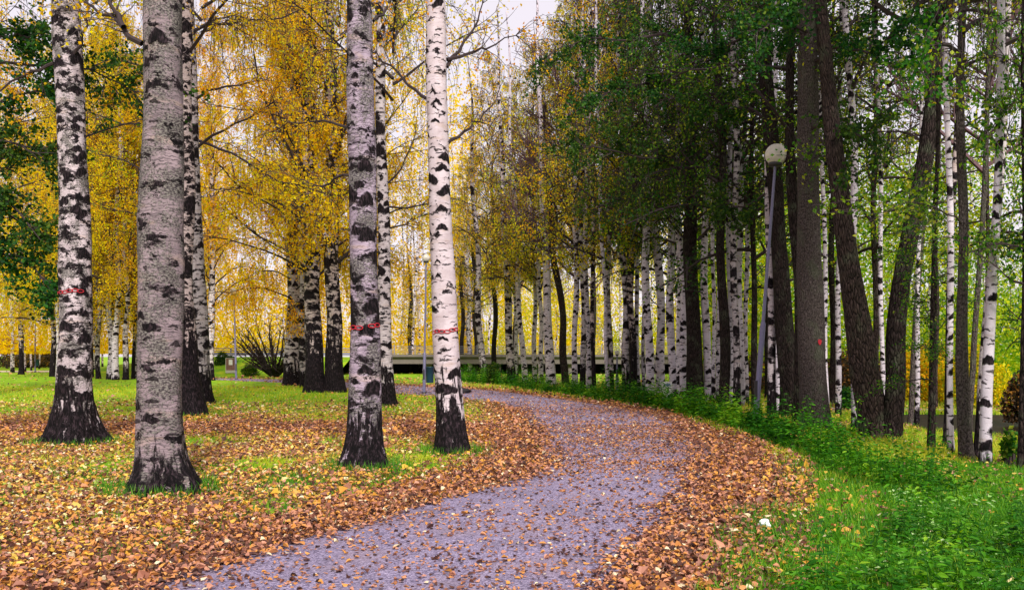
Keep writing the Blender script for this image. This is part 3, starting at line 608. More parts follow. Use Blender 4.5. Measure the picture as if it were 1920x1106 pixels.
# ------------------------------------------------------------------ noise and path geometry
def vnoise(x, y, seed=0):
    g = RG(seed); T = g.uniform(0, 1, (64, 64)); xi = np.floor(x).astype(int); yi = np.floor(y).astype(int); fx = x - xi; fy = y - yi
    fx = fx * fx * (3 - 2 * fx); fy = fy * fy * (3 - 2 * fy)
    a = T[xi % 64, yi % 64]; b = T[(xi + 1) % 64, yi % 64]; c = T[xi % 64, (yi + 1) % 64]; d = T[(xi + 1) % 64, (yi + 1) % 64]
    return (a * (1 - fx) + b * fx) * (1 - fy) + (c * (1 - fx) + d * fx) * fy
def fbm(x, y, seed=0): return .5 * vnoise(x, y, seed) + .3 * vnoise(x * 2.1, y * 2.1, seed + 1) + .2 * vnoise(x * 4.3, y * 4.3, seed + 2)
PLp = [(-900, 1700), (-20, 1200), (250, 1106), (470, 1037), (640, 987), (860, 926), (985, 892), (1018, 855), (1005, 820), (985, 785), (955, 765), (900, 752), (820, 743), (740, 737), (640, 728), (540, 718), (430, 713), (330, 711)]
PRp = [(850, 2000), (1050, 1420), (1165, 1106), (1235, 1020), (1290, 960), (1325, 915), (1335, 880), (1330, 845), (1305, 810), (1240, 780), (1150, 762), (1040, 747), (930, 733), (820, 726), (700, 719.5), (560, 712.5), (430, 709.5), (330, 708.5)]
def smooth_line(pp, n=8):
    w = np.array([G(*p)[:2] for p in pp]); out = []
    for i in range(len(w) - 1):
        p0 = w[max(i - 1, 0)]; p1 = w[i]; p2 = w[i + 1]; p3 = w[min(i + 2, len(w) - 1)]
        for t in np.arange(n) / n:
            out.append(.5 * (2 * p1 + (p2 - p0) * t + (2 * p0 - 5 * p1 + 4 * p2 - p3) * t * t + (3 * p1 - p0 - 3 * p2 + p3) * t ** 3))
    out.append(w[-1]); return np.array(out)
PL = smooth_line(PLp); PR = smooth_line(PRp)
def dist_line(x, y, L):
    d = np.full(x.shape, 1e9)
    for a, b in zip(L[:-1], L[1:]):
        ab = b - a; t = np.clip(((x - a[0]) * ab[0] + (y - a[1]) * ab[1]) / (ab @ ab + 1e-9), 0, 1)
        d = np.minimum(d, np.hypot(x - a[0] - t * ab[0], y - a[1] - t * ab[1]))
    return d
def inside(x, y, poly):
    r = np.zeros(x.shape, bool); n = len(poly)
    for i in range(n):
        x1, y1 = poly[i]; x2, y2 = poly[(i + 1) % n]
        c = ((y1 > y) != (y2 > y)) & (x < (x2 - x1) * (y - y1) / (y2 - y1 + 1e-12) + x1); r ^= c
    return r
PONDP = [(1690, 797), (1730, 812), (1800, 816), (1900, 824), (2050, 832), (2300, 840), (2300, 779), (2050, 778), (1900, 778), (1800, 777.5), (1730, 777), (1680, 778)]
TRACKP = [(1480, 778), (1600, 776), (1750, 773), (1900, 773), (2150, 773), (2150, 766), (1900, 767), (1750, 766.5), (1600, 764), (1480, 764)]
PATHPOLY = np.concatenate([PL, PR[::-1]])
RIGHT = np.concatenate([PR, [[60, PR[-1][1]], [60, -5], [1, -5]]])
HN = [(860, 714), (1000, 735), (1150, 756), (1250, 772), (1350, 800), (1420, 828), (1500, 862), (1560, 892), (1640, 925), (1700, 965), (1690, 1010), (1620, 1060), (1500, 1130), (1400, 1250)]
HF = [(860, 710), (1000, 729), (1150, 748), (1250, 761), (1350, 781), (1450, 806), (1550, 842), (1650, 876), (1750, 905), (1850, 935), (1960, 975), (2200, 1080), (2500, 1250)]
HERB = np.array([G(*p)[:2] for p in HN] + [G(*p)[:2] for p in HF[::-1]])
def topx(x, y): return W0 + x / np.maximum(y, .5) * F, HOR + K / np.maximum(y, .5)
def litter(x, y):
    """how thickly fallen leaves lie at a place on the ground, 0..1"""
    px, py = topx(x, y); dl = dist_line(x, y, PL); dr = dist_line(x, y, PR); ins = inside(x, y, PATHPOLY); rt = inside(x, y, RIGHT) & ~ins
    n = fbm(x * .9, y * .6, 5); n2 = fbm(x * 2.5, y * 2.5, 9)
    near = np.clip((py - 742) / 45, 0, 1)
    L = (.06 + .84 * near) * np.clip(.15 + 1.7 * (n - .28), 0.04, 1.1) * (.6 + .8 * n2)
    band = np.exp(-((py - 802 - 6 * (n - .5)) / 17.0) ** 2); L = np.maximum(L, band * .95)
    yard = np.exp(-((py - 765) / 14.0) ** 2) * np.clip((px - 250) / 250, 0, 1); L = np.maximum(L, .22 * yard)
    L = np.maximum(L, np.exp(-(dl / (1.0 + .5 * n2)) ** 2) * (.25 + .75 * near) * 1.05)
    far = np.clip((905 + 40 * (n - .5) - py) / 60, 0, 1)
    I = .15 + .42 * far * (.5 + n2) + .9 * np.exp(-(dl / .13) ** 2) + 1.0 * np.exp(-(dr / (.10 + np.where(py > 960, .12, .4) * n2)) ** 2) + .22 * far * np.clip((px - 1080) / 150, 0, 1)
    I = np.where(py < 765, np.maximum(.12, I * .5), I)
    wd = np.where(py > 960, .50, np.where(py > 820, .95, .45)) * (.55 + .9 * n2)
    Rr = 1.0 * np.exp(-(dr / wd) ** 3) * 1.0 + .22 + .30 * np.exp(-(dr / 1.8) ** 2)
    Rr = np.where(px > 1530, np.where(py < 900, .12 + .5 * np.exp(-((py - 802) / 8.) ** 2), np.minimum(Rr, .12)), Rr)
    return np.clip(np.where(ins, I, np.where(rt, Rr, L)), 0, 1.1), ins, rt, dl, dr

# ground sheet
def ground():
    rows = np.concatenate([np.linspace(-12, 4, 9), np.geomspace(4.3, 40, 230), np.geomspace(41, 600, 60)])
    us = np.sinh(np.linspace(-2.0, 2.0, 281)) / np.sinh(2.0)
    X = us[None] * (np.maximum(rows, 4)[:, None] * 1.6 + 12); Yg = np.repeat(rows[:, None], len(us), 1)
    l, ins, rt, dl, dr = litter(X.ravel(), np.maximum(Yg.ravel(), 3.0))
    v = np.stack([X.ravel(), Yg.ravel(), np.zeros(X.size)], 1)
    nr, nc = X.shape; i = np.arange(nr - 1)[:, None] * nc; j = np.arange(nc - 1)[None]
    q = np.stack([i + j, i + j + 1, i + nc + j + 1, i + nc + j], -1).reshape(-1, 4)
    mb = MB(); mb.add(v, q, None, l)
    n = N('lawn')
    o = n.obj(); lit = n.attr()
    a = n.noise(o, 1.1, 4).outputs['Fac']; f = n.noise(o, 35, 5, .7).outputs['Fac']; g2 = n.noise(o, 9, 4, .6).outputs['Fac']
    grass = n.ramp(n.m('ADD', n.m('MULTIPLY', a, .6), n.m('MULTIPLY', f, .4)), [(.3, (.05, .17, .005)), (.46, (.16, .36, .01)), (.58, (.32, .44, .015)), (.72, (.48, .40, .03))])
    vo = n.node('ShaderNodeTexVoronoi', {'feature': 'F1'}, Vector=o, Scale=22.0)
    lf = n.ramp(vo.outputs['Color'], [(.1, (.14, .07, .04)), (.4, (.42, .22, .10)), (.6, (.55, .30, .16)), (.85, (.60, .38, .08))])
    cover = n.sm(n.m('ADD', lit, n.m('MULTIPLY', n.m('SUBTRACT', g2, .5), 1.3)), .32, .62)
    soil = n.mix(f, (.06, .035, .022, 1), (.22, .12, .07, 1))
    col = n.mix(cover, grass, n.mix(.6, soil, lf))
    m = n.done(n.bsdf(col, .9, .15, n.m('ADD', f, g2), .03))
    tag(link('ground', mb.mesh('ground', m)), kind='structure')
ground()
def path_sheet():
    nc = 26; t = np.linspace(0, 1, nc); v = PL[:, None] * (1 - t)[None, :, None] + PR[:, None] * t[None, :, None]
    nr = len(PL); g = RG(7)
    v[:, 0] += g.normal(size=(nr, 2)) * .03; v[:, -1] += g.normal(size=(nr, 2)) * .03
    crown = .02 * (1 - (2 * t - 1) ** 2)
    v = np.concatenate([v, np.broadcast_to((crown + .004)[None, :, None], (nr, nc, 1))], 2)
    i = np.arange(nr - 1)[:, None] * nc; j = np.arange(nc - 1)[None]
    q = np.stack([i + j, i + j + 1, i + nc + j + 1, i + nc + j], -1).reshape(-1, 4)
    mb = MB(); mb.add(v.reshape(-1, 3), q)
    n = N('gravel'); o = n.obj()
    f = n.noise(o, 70, 6, .8).outputs['Fac']; a = n.noise(o, 1.3, 4).outputs['Fac']; vo = n.node('ShaderNodeTexVoronoi', {}, Vector=o, Scale=75.0)
    cs = n.node('ShaderNodeSeparateColor'); n.set(cs, '0', vo.outputs['Color'])
    col = n.ramp(n.m('ADD', n.m('MULTIPLY', f, .5), n.m('MULTIPLY', cs.outputs[0], .5)), [(.2, (.08, .065, .11)), (.5, (.24, .20, .32)), (.75, (.42, .36, .51)), (1, (.70, .63, .78))])
    col = n.mix(n.m('MULTIPLY', n.sm(a, .45, .7), .45), col, (.30, .22, .26, 1))
    pt = n.noise(n.vm('MULTIPLY', o, (1.6, .7, 1)), 1.0, 5, .65).outputs['Fac']
    col = n.mix(n.m('MULTIPLY', n.sm(pt, .50, .60), .5), col, n.mix(.5, col, (.10, .085, .12, 1)))
    gr = n.sm(n.noise(o, 16, 3).outputs['Fac'], .66, .72); col = n.mix(n.m('MULTIPLY', gr, .5), col, (.09, .06, .06, 1))
    m = n.done(n.bsdf(col, .9, .2, n.m('ADD', vo.outputs['Distance'], f), .008))
    tag(link('path', mb.mesh('path', m)), kind='structure')
path_sheet()
gravel = bpy.data.materials['gravel']
def strip(name, pts, z, mat):
    v = [(*G(*p)[:2], z) for p in pts]; n = len(v) // 2; q = [[i, i + 1, 2 * n - 2 - i, 2 * n - 1 - i] for i in range(n - 1)]
    mb = MB(); mb.add(v, q); return tag(link(name, mb.mesh(name, mat)), kind='structure')
strip('lawn_path', [(-200, 697), (60, 697.5), (180, 697.5), (330, 699), (330, 695.5), (180, 694.5), (60, 695), (-200, 695.5)], .005, plain('pale_path', (.62, .55, .5), .9))
strip('track', [(1480, 778), (1600, 776), (1750, 773), (1900, 773), (2150, 773), (2150, 766), (1900, 767), (1750, 766.5), (1600, 764), (1480, 764)], .006, plain('brown_track', (.40, .24, .22), .9, var=.4, scale=6))
def pond():
    n = N('pond_water'); nz = n.noise(n.vm('MULTIPLY', n.obj(), (1, 3, 1)), 2.5, 3).outputs['Fac']
    b = n.bsdf((.014, .009, .007, 1), .5, .06, nz, .03)
    pts = [(1690, 797), (1730, 812), (1800, 816), (1900, 824), (2050, 832), (2300, 840), (2300, 779), (2050, 778), (1900, 778), (1800, 777.5), (1730, 777), (1680, 778)]
    strip('pond', pts, .007, n.done(b))
pond()

# ------------------------------------------------------------------ fallen leaves
def leaf_scatter():
    g = RG(42); out = []
    bands = [(4.6, 8, 1800), (8, 12, 1150), (12, 18, 700), (18, 27, 300), (27, 42, 120), (42, 75, 30)]
    mb = MB(); POND = np.array([G(*p)[:2] for p in PONDP])
    for y0, y1, dn in bands:
        wmax = .66 * y1; A = 2 * wmax * (y1 - y0); n = int(A * dn)
        x = g.uniform(-wmax, wmax, n); y = g.uniform(y0, y1, n)
        k = np.abs(x) < .64 * y + .5; x = x[k]; y = y[k]
        l, ins, rt, dl, dr = litter(x, y)
        # neighbouring leaves gather in small drifts
        keep = g.uniform(size=len(x)) < l * (.55 + .9 * vnoise(x * 3, y * 3, 77))
        keep &= ~inside(x, y, POND); sc_ = G(1433, 997); keep &= np.hypot(x - sc_[0], y - sc_[1] + .05) > .14; hb = inside(x, y, HERB); keep &= ~(hb & (g.uniform(size=len(x)) > .12))
        x = x[keep]; y = y[keep]; ins = ins[keep]; dd = np.minimum(dl, dr)[keep]; rt = rt[keep]
        n = len(x); size = .044 * (1 + np.maximum(y - 7, 0) / 26) * g.uniform(.55, 1.35, n)
        big = g.uniform(size=n) < .05; size[big] *= 1.6; size = np.where(ins & (dd > .3), size * .78, size)
        z = np.where(ins, .026, .012) + g.uniform(0, .03, n) * np.where(ins, .3, np.where(rt & (dd > .5), 3.0, 1.3)) + (y > 20) * .01
        ax = g.normal(size=(n, 3)); ax[:, 2] *= np.where(ins, .12, .3); nr = g.normal(size=(n, 3)) * np.where(ins, .22, .5)[:, None]; nr[:, 2] = 1
        # pinkish brown (old) towards the path, yellow on the grass: rnd low = old
        old = np.clip(np.exp(-(dd / 1.6) ** 2) + ins * .8 + .25 * (vnoise(x, y, 3) - .5), 0, 1)
        py = HOR + K / y; old = np.maximum(old, np.exp(-((py - 802) / 18) ** 2))
        r = np.clip(g.uniform(0, 1, n) * (1 - .36 * old) + (1 - old) * .12 * g.uniform(size=n), 0, 1); pk = g.uniform(size=n) < .035; r[pk] = .965; r[g.uniform(size=n) < .10] = .06
        pos = np.stack([x, y, z], 1)
        if y1 <= 12: mb.leaves6(pos, ax, nr, size, size * g.uniform(.6, .95, n), g.uniform(-.3, .55, n), r)
        else: mb.leaves(pos, ax, nr, size, size * .85, .18, r)
        print('leaves', y0, n)
    n = N('fallen_leaves')
    col = n.ramp(n.attr(), [(0, (.035, .016, .014)), (.12, (.13, .05, .035)), (.24, (.30, .12, .075)), (.36, (.52, .25, .17)), (.5, (.52, .22, .07)), (.62, (.62, .28, .055)), (.76, (.66, .40, .04)), (.9, (.74, .54, .13)), (.97, (.74, .62, .42)), (1, (.30, .38, .05))])
    b = n.bsdf(col, .55, .35); t = n.node('ShaderNodeBsdfTranslucent', {}, Color=col).outputs[0]
    mx = n.node('ShaderNodeMixShader', {}); n.set(mx, '0', .15); n.set(mx, '1', b); n.set(mx, '2', t)
    tag(link('fallen_leaves', mb.mesh('fallen_leaves', n.done(mx.outputs[0]))), 'brown, pink and yellow birch leaves strewn over lawn and path', 'leaves', kind='stuff')
leaf_scatter()

# ------------------------------------------------------------------ grass
def grass():
    g = RG(5); mb = MB()
    for y0, y1, dn, h in [(4.6, 8, 3200, .06), (8, 13, 1700, .06), (13, 22, 600, .07), (22, 40, 130, .09)]:
        wmax = .66 * y1; n = int(2 * wmax * (y1 - y0) * dn); x = g.uniform(-wmax, wmax, n); y = g.uniform(y0, y1, n)
        k = np.abs(x) < .64 * y + .4; x = x[k]; y = y[k]
        l, ins, rt, dl, dr = litter(x, y)
        n1 = fbm(x * 1.4, y * 1.4, 31)
        p = np.where(rt, np.clip(1.15 - l * 1.1, 0, 1) * .9, np.clip(.75 - l, 0.02, 1) * np.clip(3 * (n1 - .35), .1, 1)) * (~ins) * (~inside(x, y, np.array([G(*p)[:2] for p in PONDP]))) * (~inside(x, y, np.array([G(*p)[:2] for p in TRACKP])))
        k = g.uniform(size=len(x)) < p; x = x[k]; y = y[k]; rt = rt[k]; n = len(x)
        hh = h * g.uniform(.5, 1.6, n) * np.where(rt, 1.5, .9); w = .0035 * (1 + y / 9) * g.uniform(.7, 1.3, n)
        a = g.uniform(0, 2 * pi, n); dx = np.stack([np.cos(a), np.sin(a), 0 * a], 1) * w[:, None]
        b = g.uniform(0, 2 * pi, n); ln = g.uniform(.2, .8, n) * hh; t = np.stack([np.cos(b) * ln, np.sin(b) * ln, hh], 1)
        p0 = np.stack([x, y, 0 * x - .003], 1)
        v = np.stack([p0 - dx, p0 + dx, p0 + t + dx * .15, p0 + t - dx * .15], 1).reshape(-1, 3)
        mb.add(v, np.arange(n * 4).reshape(-1, 4), None, np.repeat(np.clip(g.normal(.45, .2, n) + .5 * (fbm(x, y, 8) - .5) + .5 * ((y > 11.5) & ~inside(x, y, HERB)) - .12 * (~rt & (y < 11)), 0, 1), 4)); print('grass', y0, n)  # sunlight on the farther lawn is painted as lighter, yellower blades
    for tr, k in ((t2, 900), (t9, 700), (t11, 500), (t1, 600), (t3, 300)):
        R0 = tr[2][2][0] * 1.55; a = g.uniform(0, 2 * pi, k); rr = R0 + np.abs(g.normal(size=k)) * .14
        x = tr[3] + rr * np.cos(a); y = tr[1] + rr * np.sin(a); hh = g.uniform(.05, .16, k); a2 = g.uniform(0, 6.28, k); w = .006
        dx = np.stack([np.cos(a2), np.sin(a2), 0 * a2], 1) * w; t = np.stack([g.normal(size=k) * .04, g.normal(size=k) * .04, hh], 1); p0 = np.stack([x, y, 0 * x - .003], 1)
        mb.add(np.stack([p0 - dx, p0 + dx, p0 + t + dx * .15, p0 + t - dx * .15], 1).reshape(-1, 3), np.arange(k * 4).reshape(-1, 4), None, np.repeat(np.clip(g.normal(.3, .2, k), 0, 1), 4))
    m = leaf_mat('grass_blades', [(0, (.03, .12, .01)), (.4, (.07, .26, .012)), (.75, (.22, .42, .015)), (1, (.50, .48, .04))], .4, .3, 0)
    tag(link('grass', mb.mesh('grass', m)), 'short green grass growing between the fallen leaves', 'grass', kind='stuff')
grass()

# ------------------------------------------------------------------ herb belt
def herbs():
    g = RG(9)
    mbs = {'nettle': MB(), 'low': MB()}
    for y0, y1, dn in [(4.4, 7.5, 85), (7.5, 9.5, 60), (9.5, 14, 36), (14, 22, 30), (22, 34, 24), (34, 56, 14)]:
        xs = HERB[:, 0]; n = int((30 + 0) * (y1 - y0) * dn); x = g.uniform(-5, 25, n); y = g.uniform(y0, y1, n)
        k = inside(x, y, HERB) & (x < .66 * y + .6); x = x[k]; y = y[k]
        px, py = topx(x, y); n1 = fbm(x * 1.2, y * 1.2, 61)
        low = ((py > 985) | ((dist_line(x, y, PR) < 3.2) & (py > 930))) & (g.uniform(size=len(x)) < .62)
        k = (n1 > np.where(y < 9, .40, .27)) | low; x = x[k]; y = y[k]; low = low[k]; n1 = n1[k]; px = px[k]; py = py[k]
        for kind, sel in (('nettle', ~low), ('low', low)):
            X = x[sel]; Yy = y[sel]; nn = len(X)
            if not nn: continue
            nl = 28 if kind == 'nettle' else 9
            h = (.18 + 1.25 * np.clip(n1[sel] - .25, 0, .6)) * g.uniform(.6, 1.3, nn) * np.clip((Yy - 2) / 7, .58, 1.15) * np.where((X / Yy * F + W0 > 1650) & (Yy > 9.2), .62, 1) if kind == 'nettle' else g.uniform(.05, .20, nn)
            lean = g.normal(size=(nn, 2)) * .16 * h[:, None]
            t = (np.arange(nl) + .8) / nl; 
            az = g.uniform(0, 6.28, nn)[:, None] + (np.arange(nl) // 2 * 1.57 + (np.arange(nl) % 2) * 3.14)[None] + g.normal(size=(nn, nl)) * .3
            P0 = np.stack([X[:, None] + lean[:, :1] * t, Yy[:, None] + lean[:, 1:] * t, h[:, None] * t[None]], -1)
            dn_ = g.uniform(-.55, .25, (nn, nl)); A = np.stack([np.cos(az), np.sin(az), dn_], -1)
            P0 = P0 + A * (.02 + .02 * g.uniform(size=(nn, nl, 1)))
            ls = (.078 if kind == 'nettle' else .06) * (1.25 - .55 * t[None]) * g.uniform(.7, 1.3, (nn, nl)) * np.clip(Yy / 11, .9, 1.6)[:, None]
            nr = g.normal(size=(nn, nl, 3)) * .3; nr[..., 2] += 1
            pr = np.repeat(np.clip(g.normal(.45, .12, nn) + 1.3 * (fbm(X * 1.6, Yy * 1.6, 71) - .5), 0, 1), nl)
            mbs[kind].leaves6(P0.reshape(-1, 3), A.reshape(-1, 3), nr.reshape(-1, 3), ls.ravel(), ls.ravel() * (.42 if kind == 'nettle' else .6), np.full(nn * nl, .16), np.clip(pr + g.normal(size=nn * nl) * .12, 0, 1))
            if kind == 'nettle' and y0 < 14:
                m = np.stack([X, Yy, 0 * X], 1); tp = np.stack([X + lean[:, 0], Yy + lean[:, 1], h], 1); w = np.array([.0025, 0, 0])
                v = np.stack([m - w, m + w, tp + w * .4, tp - w * .4], 1).reshape(-1, 3); mbs[kind].add(v, np.arange(nn * 4).reshape(-1, 4), None, .15)
        print('herbs', y0, len(x))
    m1 = leaf_mat('nettle_leaves', [(0, (.006, .045, .003)), (.35, (.022, .13, .005)), (.7, (.085, .28, .008)), (1, (.24, .42, .02))], .35, .15, 0)
    m2 = leaf_mat('low_herb_leaves', [(0, (.05, .20, .01)), (.5, (.18, .40, .05)), (1, (.55, .66, .38))], .3, .3, 0)
    tag(link('nettle_belt', mbs['nettle'].mesh('nettle_belt', m1)), 'dense belt of dark green nettles between path verge and trees', 'undergrowth', kind='stuff')
    tag(link('ground_cover', mbs['low'].mesh('ground_cover', m2)), 'low pale-leaved herbs in the bottom right corner', 'undergrowth', kind='stuff')
herbs()

# ------------------------------------------------------------------ lamps
galv = plain('galvanised_steel', (.17, .16, .27), .5, .2, .25, 30)
galvd = plain('dark_collar', (.03, .025, .03), .5)
def globe_mat():
    n = N('frosted_globe'); f = n.noise(n.obj(), 5, 4, .6).outputs['Fac']
    c = n.mix(n.sm(f, .3, .7), (.92, .86, .78, 1), (.62, .58, .56, 1)); b = n.bsdf(c, .28, .5); t = n.node('ShaderNodeBsdfTranslucent', {}, Color=(.85, .8, .74, 1)).outputs[0]
    mx = n.node('ShaderNodeMixShader', {}); n.set(mx, '0', .35); n.set(mx, '1', b); n.set(mx, '2', t); return n.done(mx.outputs[0])
gl = globe_mat()
def lamp(base, tip, rpx, slv, label, pw=1.0):
    Y = gY(base[1]); b = G(*base); t = P(*tip, Y) - b; L = np.linalg.norm(t); ax = t / L; R = rpx / F * Y
    root = empty('street_lamp', b); tag(root, label, 'street lamp', 'globe street lamps in the park')
    r1 = .045 * pw; sl = L * slv
    mb = MB(); mb.lathe((0, 0, 0), [(r1 * 1.35, -.05), (r1 * 1.3, sl * .97), (r1 * 1.15, sl), (r1 * .85, sl + .03)], 14, 0, ax)
    link('pole_sleeve', mb.mesh('pole_sleeve', galv, True), root)
    mb = MB(); hq = r1 * .7; mb.box((-hq, -r1 * 1.36, .55), (hq, -r1 * 1.1, .95)); link('hatch', mb.mesh('hatch', galvd), root)
    mb = MB(); mb.lathe((0, 0, 0), [(r1 * .85, sl), (r1 * .62, L - R * 1.0)], 12, 0, ax); link('pole', mb.mesh('pole', galv, True), root)
    mb = MB(); mb.lathe(ax * (L - R), [(0.001, -.03), (R * .62, -.02), (R * .66, .03), (R * .55, .06)], 20, 0, ax); link('collar', mb.mesh('collar', galvd, True), root)
    c = ax * L; th = np.linspace(-.92, pi / 2, 15); mb = MB(); mb.lathe(c, np.stack([np.maximum(R * np.cos(th), .001), R * np.sin(th)], 1), 28, 0, ax)
    link('globe', mb.mesh('globe', gl, True), root)
    mb = MB(); mb.lathe((0, 0, 0), [(r1 * 2.0, -.02), (r1 * 2.0, .04), (r1 * 1.4, .07)], 14, 0); link('foot', mb.mesh('foot', galvd, True), root)
    return Y, b, ax
lamp((1416, 796), (1455, 290), 20, .375, 'tall leaning lamp post with frosted globe in front of the dark right-hand trees')
Y2, b2, _ = lamp((795, 738), (799, 484), 7.5, .30, 'upright globe lamp carrying a blue bin, left of the chained white birch', 1.0)
lamp((443, 712), (438, 546), 6.5, .45, 'globe lamp in front of the info board, beside the far path')
lamp((386, 712), (384, 582), 5.5, .4, 'globe lamp nearly hidden behind the black-and-white birch')
lamp((1157, 737), (1157, 661), 4.5, .45, 'little short lamp with a small globe among the white trunks')
Y6, b6, _ = lamp((66, 698), (66, 572), 5, .5, 'far lamp post with a dark bin at the left end of the lawn')
def lbin(b, Y, hpx, wpx, zc, lab, mat, side=1, z0=0):
    h = hpx / F * Y; w = wpx / F * Y
    root = empty('litter_bin', b + np.array([side * (w * .5 + .07), 0, zc])); tag(root, lab, 'litter bin')
    mb = MB(); mb.lathe((0, 0, 0), [(.001, 0), (w * .44, 0), (w * .47, .02), (w * .5, h * .96), (w * .53, h * .965), (w * .53, h), (w * .47, h), (w * .45, h * .9), (.001, h * .88)], 20); link('bin_body', mb.mesh('bin_body', mat, True), root)
    mb = MB(); mb.box((-w * .5 - .13 * side - .0, -.03, h * .78), (-w * .5 + .02, .03, h * .82)); mb.box((-w * .5 - .13, -.03, h * .12), (-w * .5 + .02, .03, h * .16)); link('bracket', mb.mesh('bracket', galv), root)
navy = plain('bin_blue_green', (.012, .05, .075), .35)
lbin(b2, Y2, 30, 15, .42, 'dark blue-green litter bin strapped to the lamp pole', navy)
lbin(b6, Y6, 12, 6, .55, 'small dark litter bin on the far left lamp post', navy)

# ------------------------------------------------------------------ bridge, rail, boards
conc = plain('concrete', (.15, .125, .115), .85, var=.2, scale=3); steel = plain('rail_steel', (.24, .23, .30), .5, .3)
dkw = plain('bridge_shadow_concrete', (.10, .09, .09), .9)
YB = 66.0
def bx(px, Y=YB): return (px - W0) / F * Y
def zz_(py, Y=YB): return CH - (py - HOR) / F * Y
br = empty('road_bridge', (bx(980), YB, 0)); tag(br, 'long low concrete road bridge with steel railings behind the birch trunks', 'bridge')
ox = bx(980)
mb = MB(); mb.box((bx(668) - ox, 0, zz_(682)), (bx(1300) - ox, 9, zz_(669))); mb.box((bx(660) - ox, -.25, zz_(669) + .002), (bx(1310) - ox, .25, zz_(664)))
link('deck', mb.mesh('deck', conc), br)
for px in (672, 800, 930, 1075, 1200, 1296):
    mb = MB(); mb.box((bx(px) - ox - .35, .4, -.1), (bx(px) - ox + .35, 8.6, zz_(682) - .003)); link('pier', mb.mesh('pier', conc), br)
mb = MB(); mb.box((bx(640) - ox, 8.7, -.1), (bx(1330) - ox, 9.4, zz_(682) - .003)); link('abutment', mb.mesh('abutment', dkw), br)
mb = MB()
for k in range(4): mb.box((bx(660) - ox, -.03, zz_(664) + .10 + k * .16), (bx(1310) - ox, .03, zz_(664) + .135 + k * .16))
for x in np.arange(bx(662) - ox, bx(1310) - ox, 1.6): mb.box((x - .03, -.07, zz_(664)), (x + .03, -.032, zz_(664) + .75))
link('railing', mb.mesh('railing', steel), br)
gr = empty('guardrail', (bx(530), YB, 0)); tag(gr, 'grey steel guardrail on the road bank behind the bare bush', 'guardrail'); ox = bx(530)
mb = MB()
for k, (a, b) in enumerate(((.95, 1.18), (1.26, 1.33), (1.45, 1.52))): mb.box((bx(330) - ox, 0, a + .5), (bx(656) - ox, .06, b + .5))
link('rail', mb.mesh('rail', steel), gr)
for x in np.arange(bx(335) - ox, bx(655) - ox, 2.0):
    mb = MB(); mb.box((x - .05, .063, .5), (x + .05, .15, 2.0)); link('post', mb.mesh('post', steel), gr)
# road bank
mb = MB(); xs = np.linspace(bx(150), bx(662), 40); prof = np.array([(58.5, -.02), (60, .12), (62.5, .7), (64.5, 1.15), (66.5, 1.25), (75, 1.25), (82, -.02)])
v = np.array([(x, y + .3 * sin(x), z * (1 - .08 * sin(x * 1.3)) * min(1, (x - xs[0] + .05) / 6)) for x in xs for y, z in prof]); k = len(prof)
q = [[i * k + j, (i + 1) * k + j, (i + 1) * k + j + 1, i * k + j + 1] for i in range(len(xs) - 1) for j in range(k - 1)]
mb.add(v, q, None, .1); tag(link('road_bank', mb.mesh('road_bank', bpy.data.materials['lawn'], True)), kind='structure')
white = plain('white_board', (.80, .80, .80), .4, var=.05); blue = plain('blue_print', (.02, .14, .30), .5); 
def text_mesh(txt, size, mat, ext=.002):
    cu = bpy.data.curves.new('lettering', 'FONT'); cu.body = txt; cu.size = size; cu.extrude = ext; cu.align_x = 'CENTER'; cu.align_y = 'CENTER'; cu.offset = .004
    o = bpy.data.objects.new('tmp', cu); COL.objects.link(o); dg = bpy.context.evaluated_depsgraph_get(); me = bpy.data.meshes.new_from_object(o.evaluated_get(dg)); bpy.data.objects.remove(o)
    me.materials.clear(); me.materials.append(mat); return me
sy = gY(753.5); so = G(1251.5, 753.5); s = sy / F
sb = empty('sign_stand', so); tag(sb, 'white sign stand with blue letters and blue foot between two white birches', 'sign')
mb = MB(); mb.box((-8 * s, 0, .06), (7 * s, .16, 26.5 * s)); link('panel', mb.mesh('panel', white), sb)
mb = MB(); mb.box((-9 * s, -.03, 26.7 * s), (8 * s, .19, 38 * s)); link('header', mb.mesh('header', white), sb)
mb = MB(); mb.box((-8.5 * s, -.02, -.02), (7.5 * s, .18, .057)); link('foot', mb.mesh('foot', blue), sb)
t = link('lettering', text_mesh('INES', 6.4 * s, blue), sb); t.location = (-1.2 * s, -.034, 32.3 * s); t.rotation_euler = (pi / 2, 0, 0)
iy = 60.0; io = np.array([(433 - W0) / F * iy, iy, .0]); s = iy / F
ib = empty('info_board', io); tag(ib, 'small framed info board standing behind the globe lamp', 'sign'); zb = CH - (699 - HOR) * s
mb = MB(); mb.box((-10 * s, -.03, zb), (-9 * s, .03, zb + 28 * s)); mb.box((9 * s, -.03, zb), (10 * s, .03, zb + 28 * s)); mb.box((-9 * s, -.03, zb + 27 * s), (9 * s, .03, zb + 28 * s)); mb.box((-9 * s, -.03, zb), (9 * s, .03, zb + 5 * s)); link('frame', mb.mesh('frame', plain('board_frame', (.5, .46, .42), .6)), ib)
mb = MB(); mb.box((-9 * s, 0, zb + 5 * s), (9 * s, .02, zb + 27 * s)); link('panel', mb.mesh('panel', plain('board_picture', (.20, .10, .08), .5, var=.8, scale=9)), ib)
mb = MB(); mb.box((-4 * s, -.012, zb + 15 * s), (3 * s, -.003, zb + 25 * s)); link('notice', mb.mesh('notice', white), ib)
mb = MB(); mb.box((-7.5 * s, -.04, -.02), (-6.5 * s, .04, zb)); mb.box((6.5 * s, -.04, -.02), (7.5 * s, .04, zb)); link('post', mb.mesh('post', steel), ib)

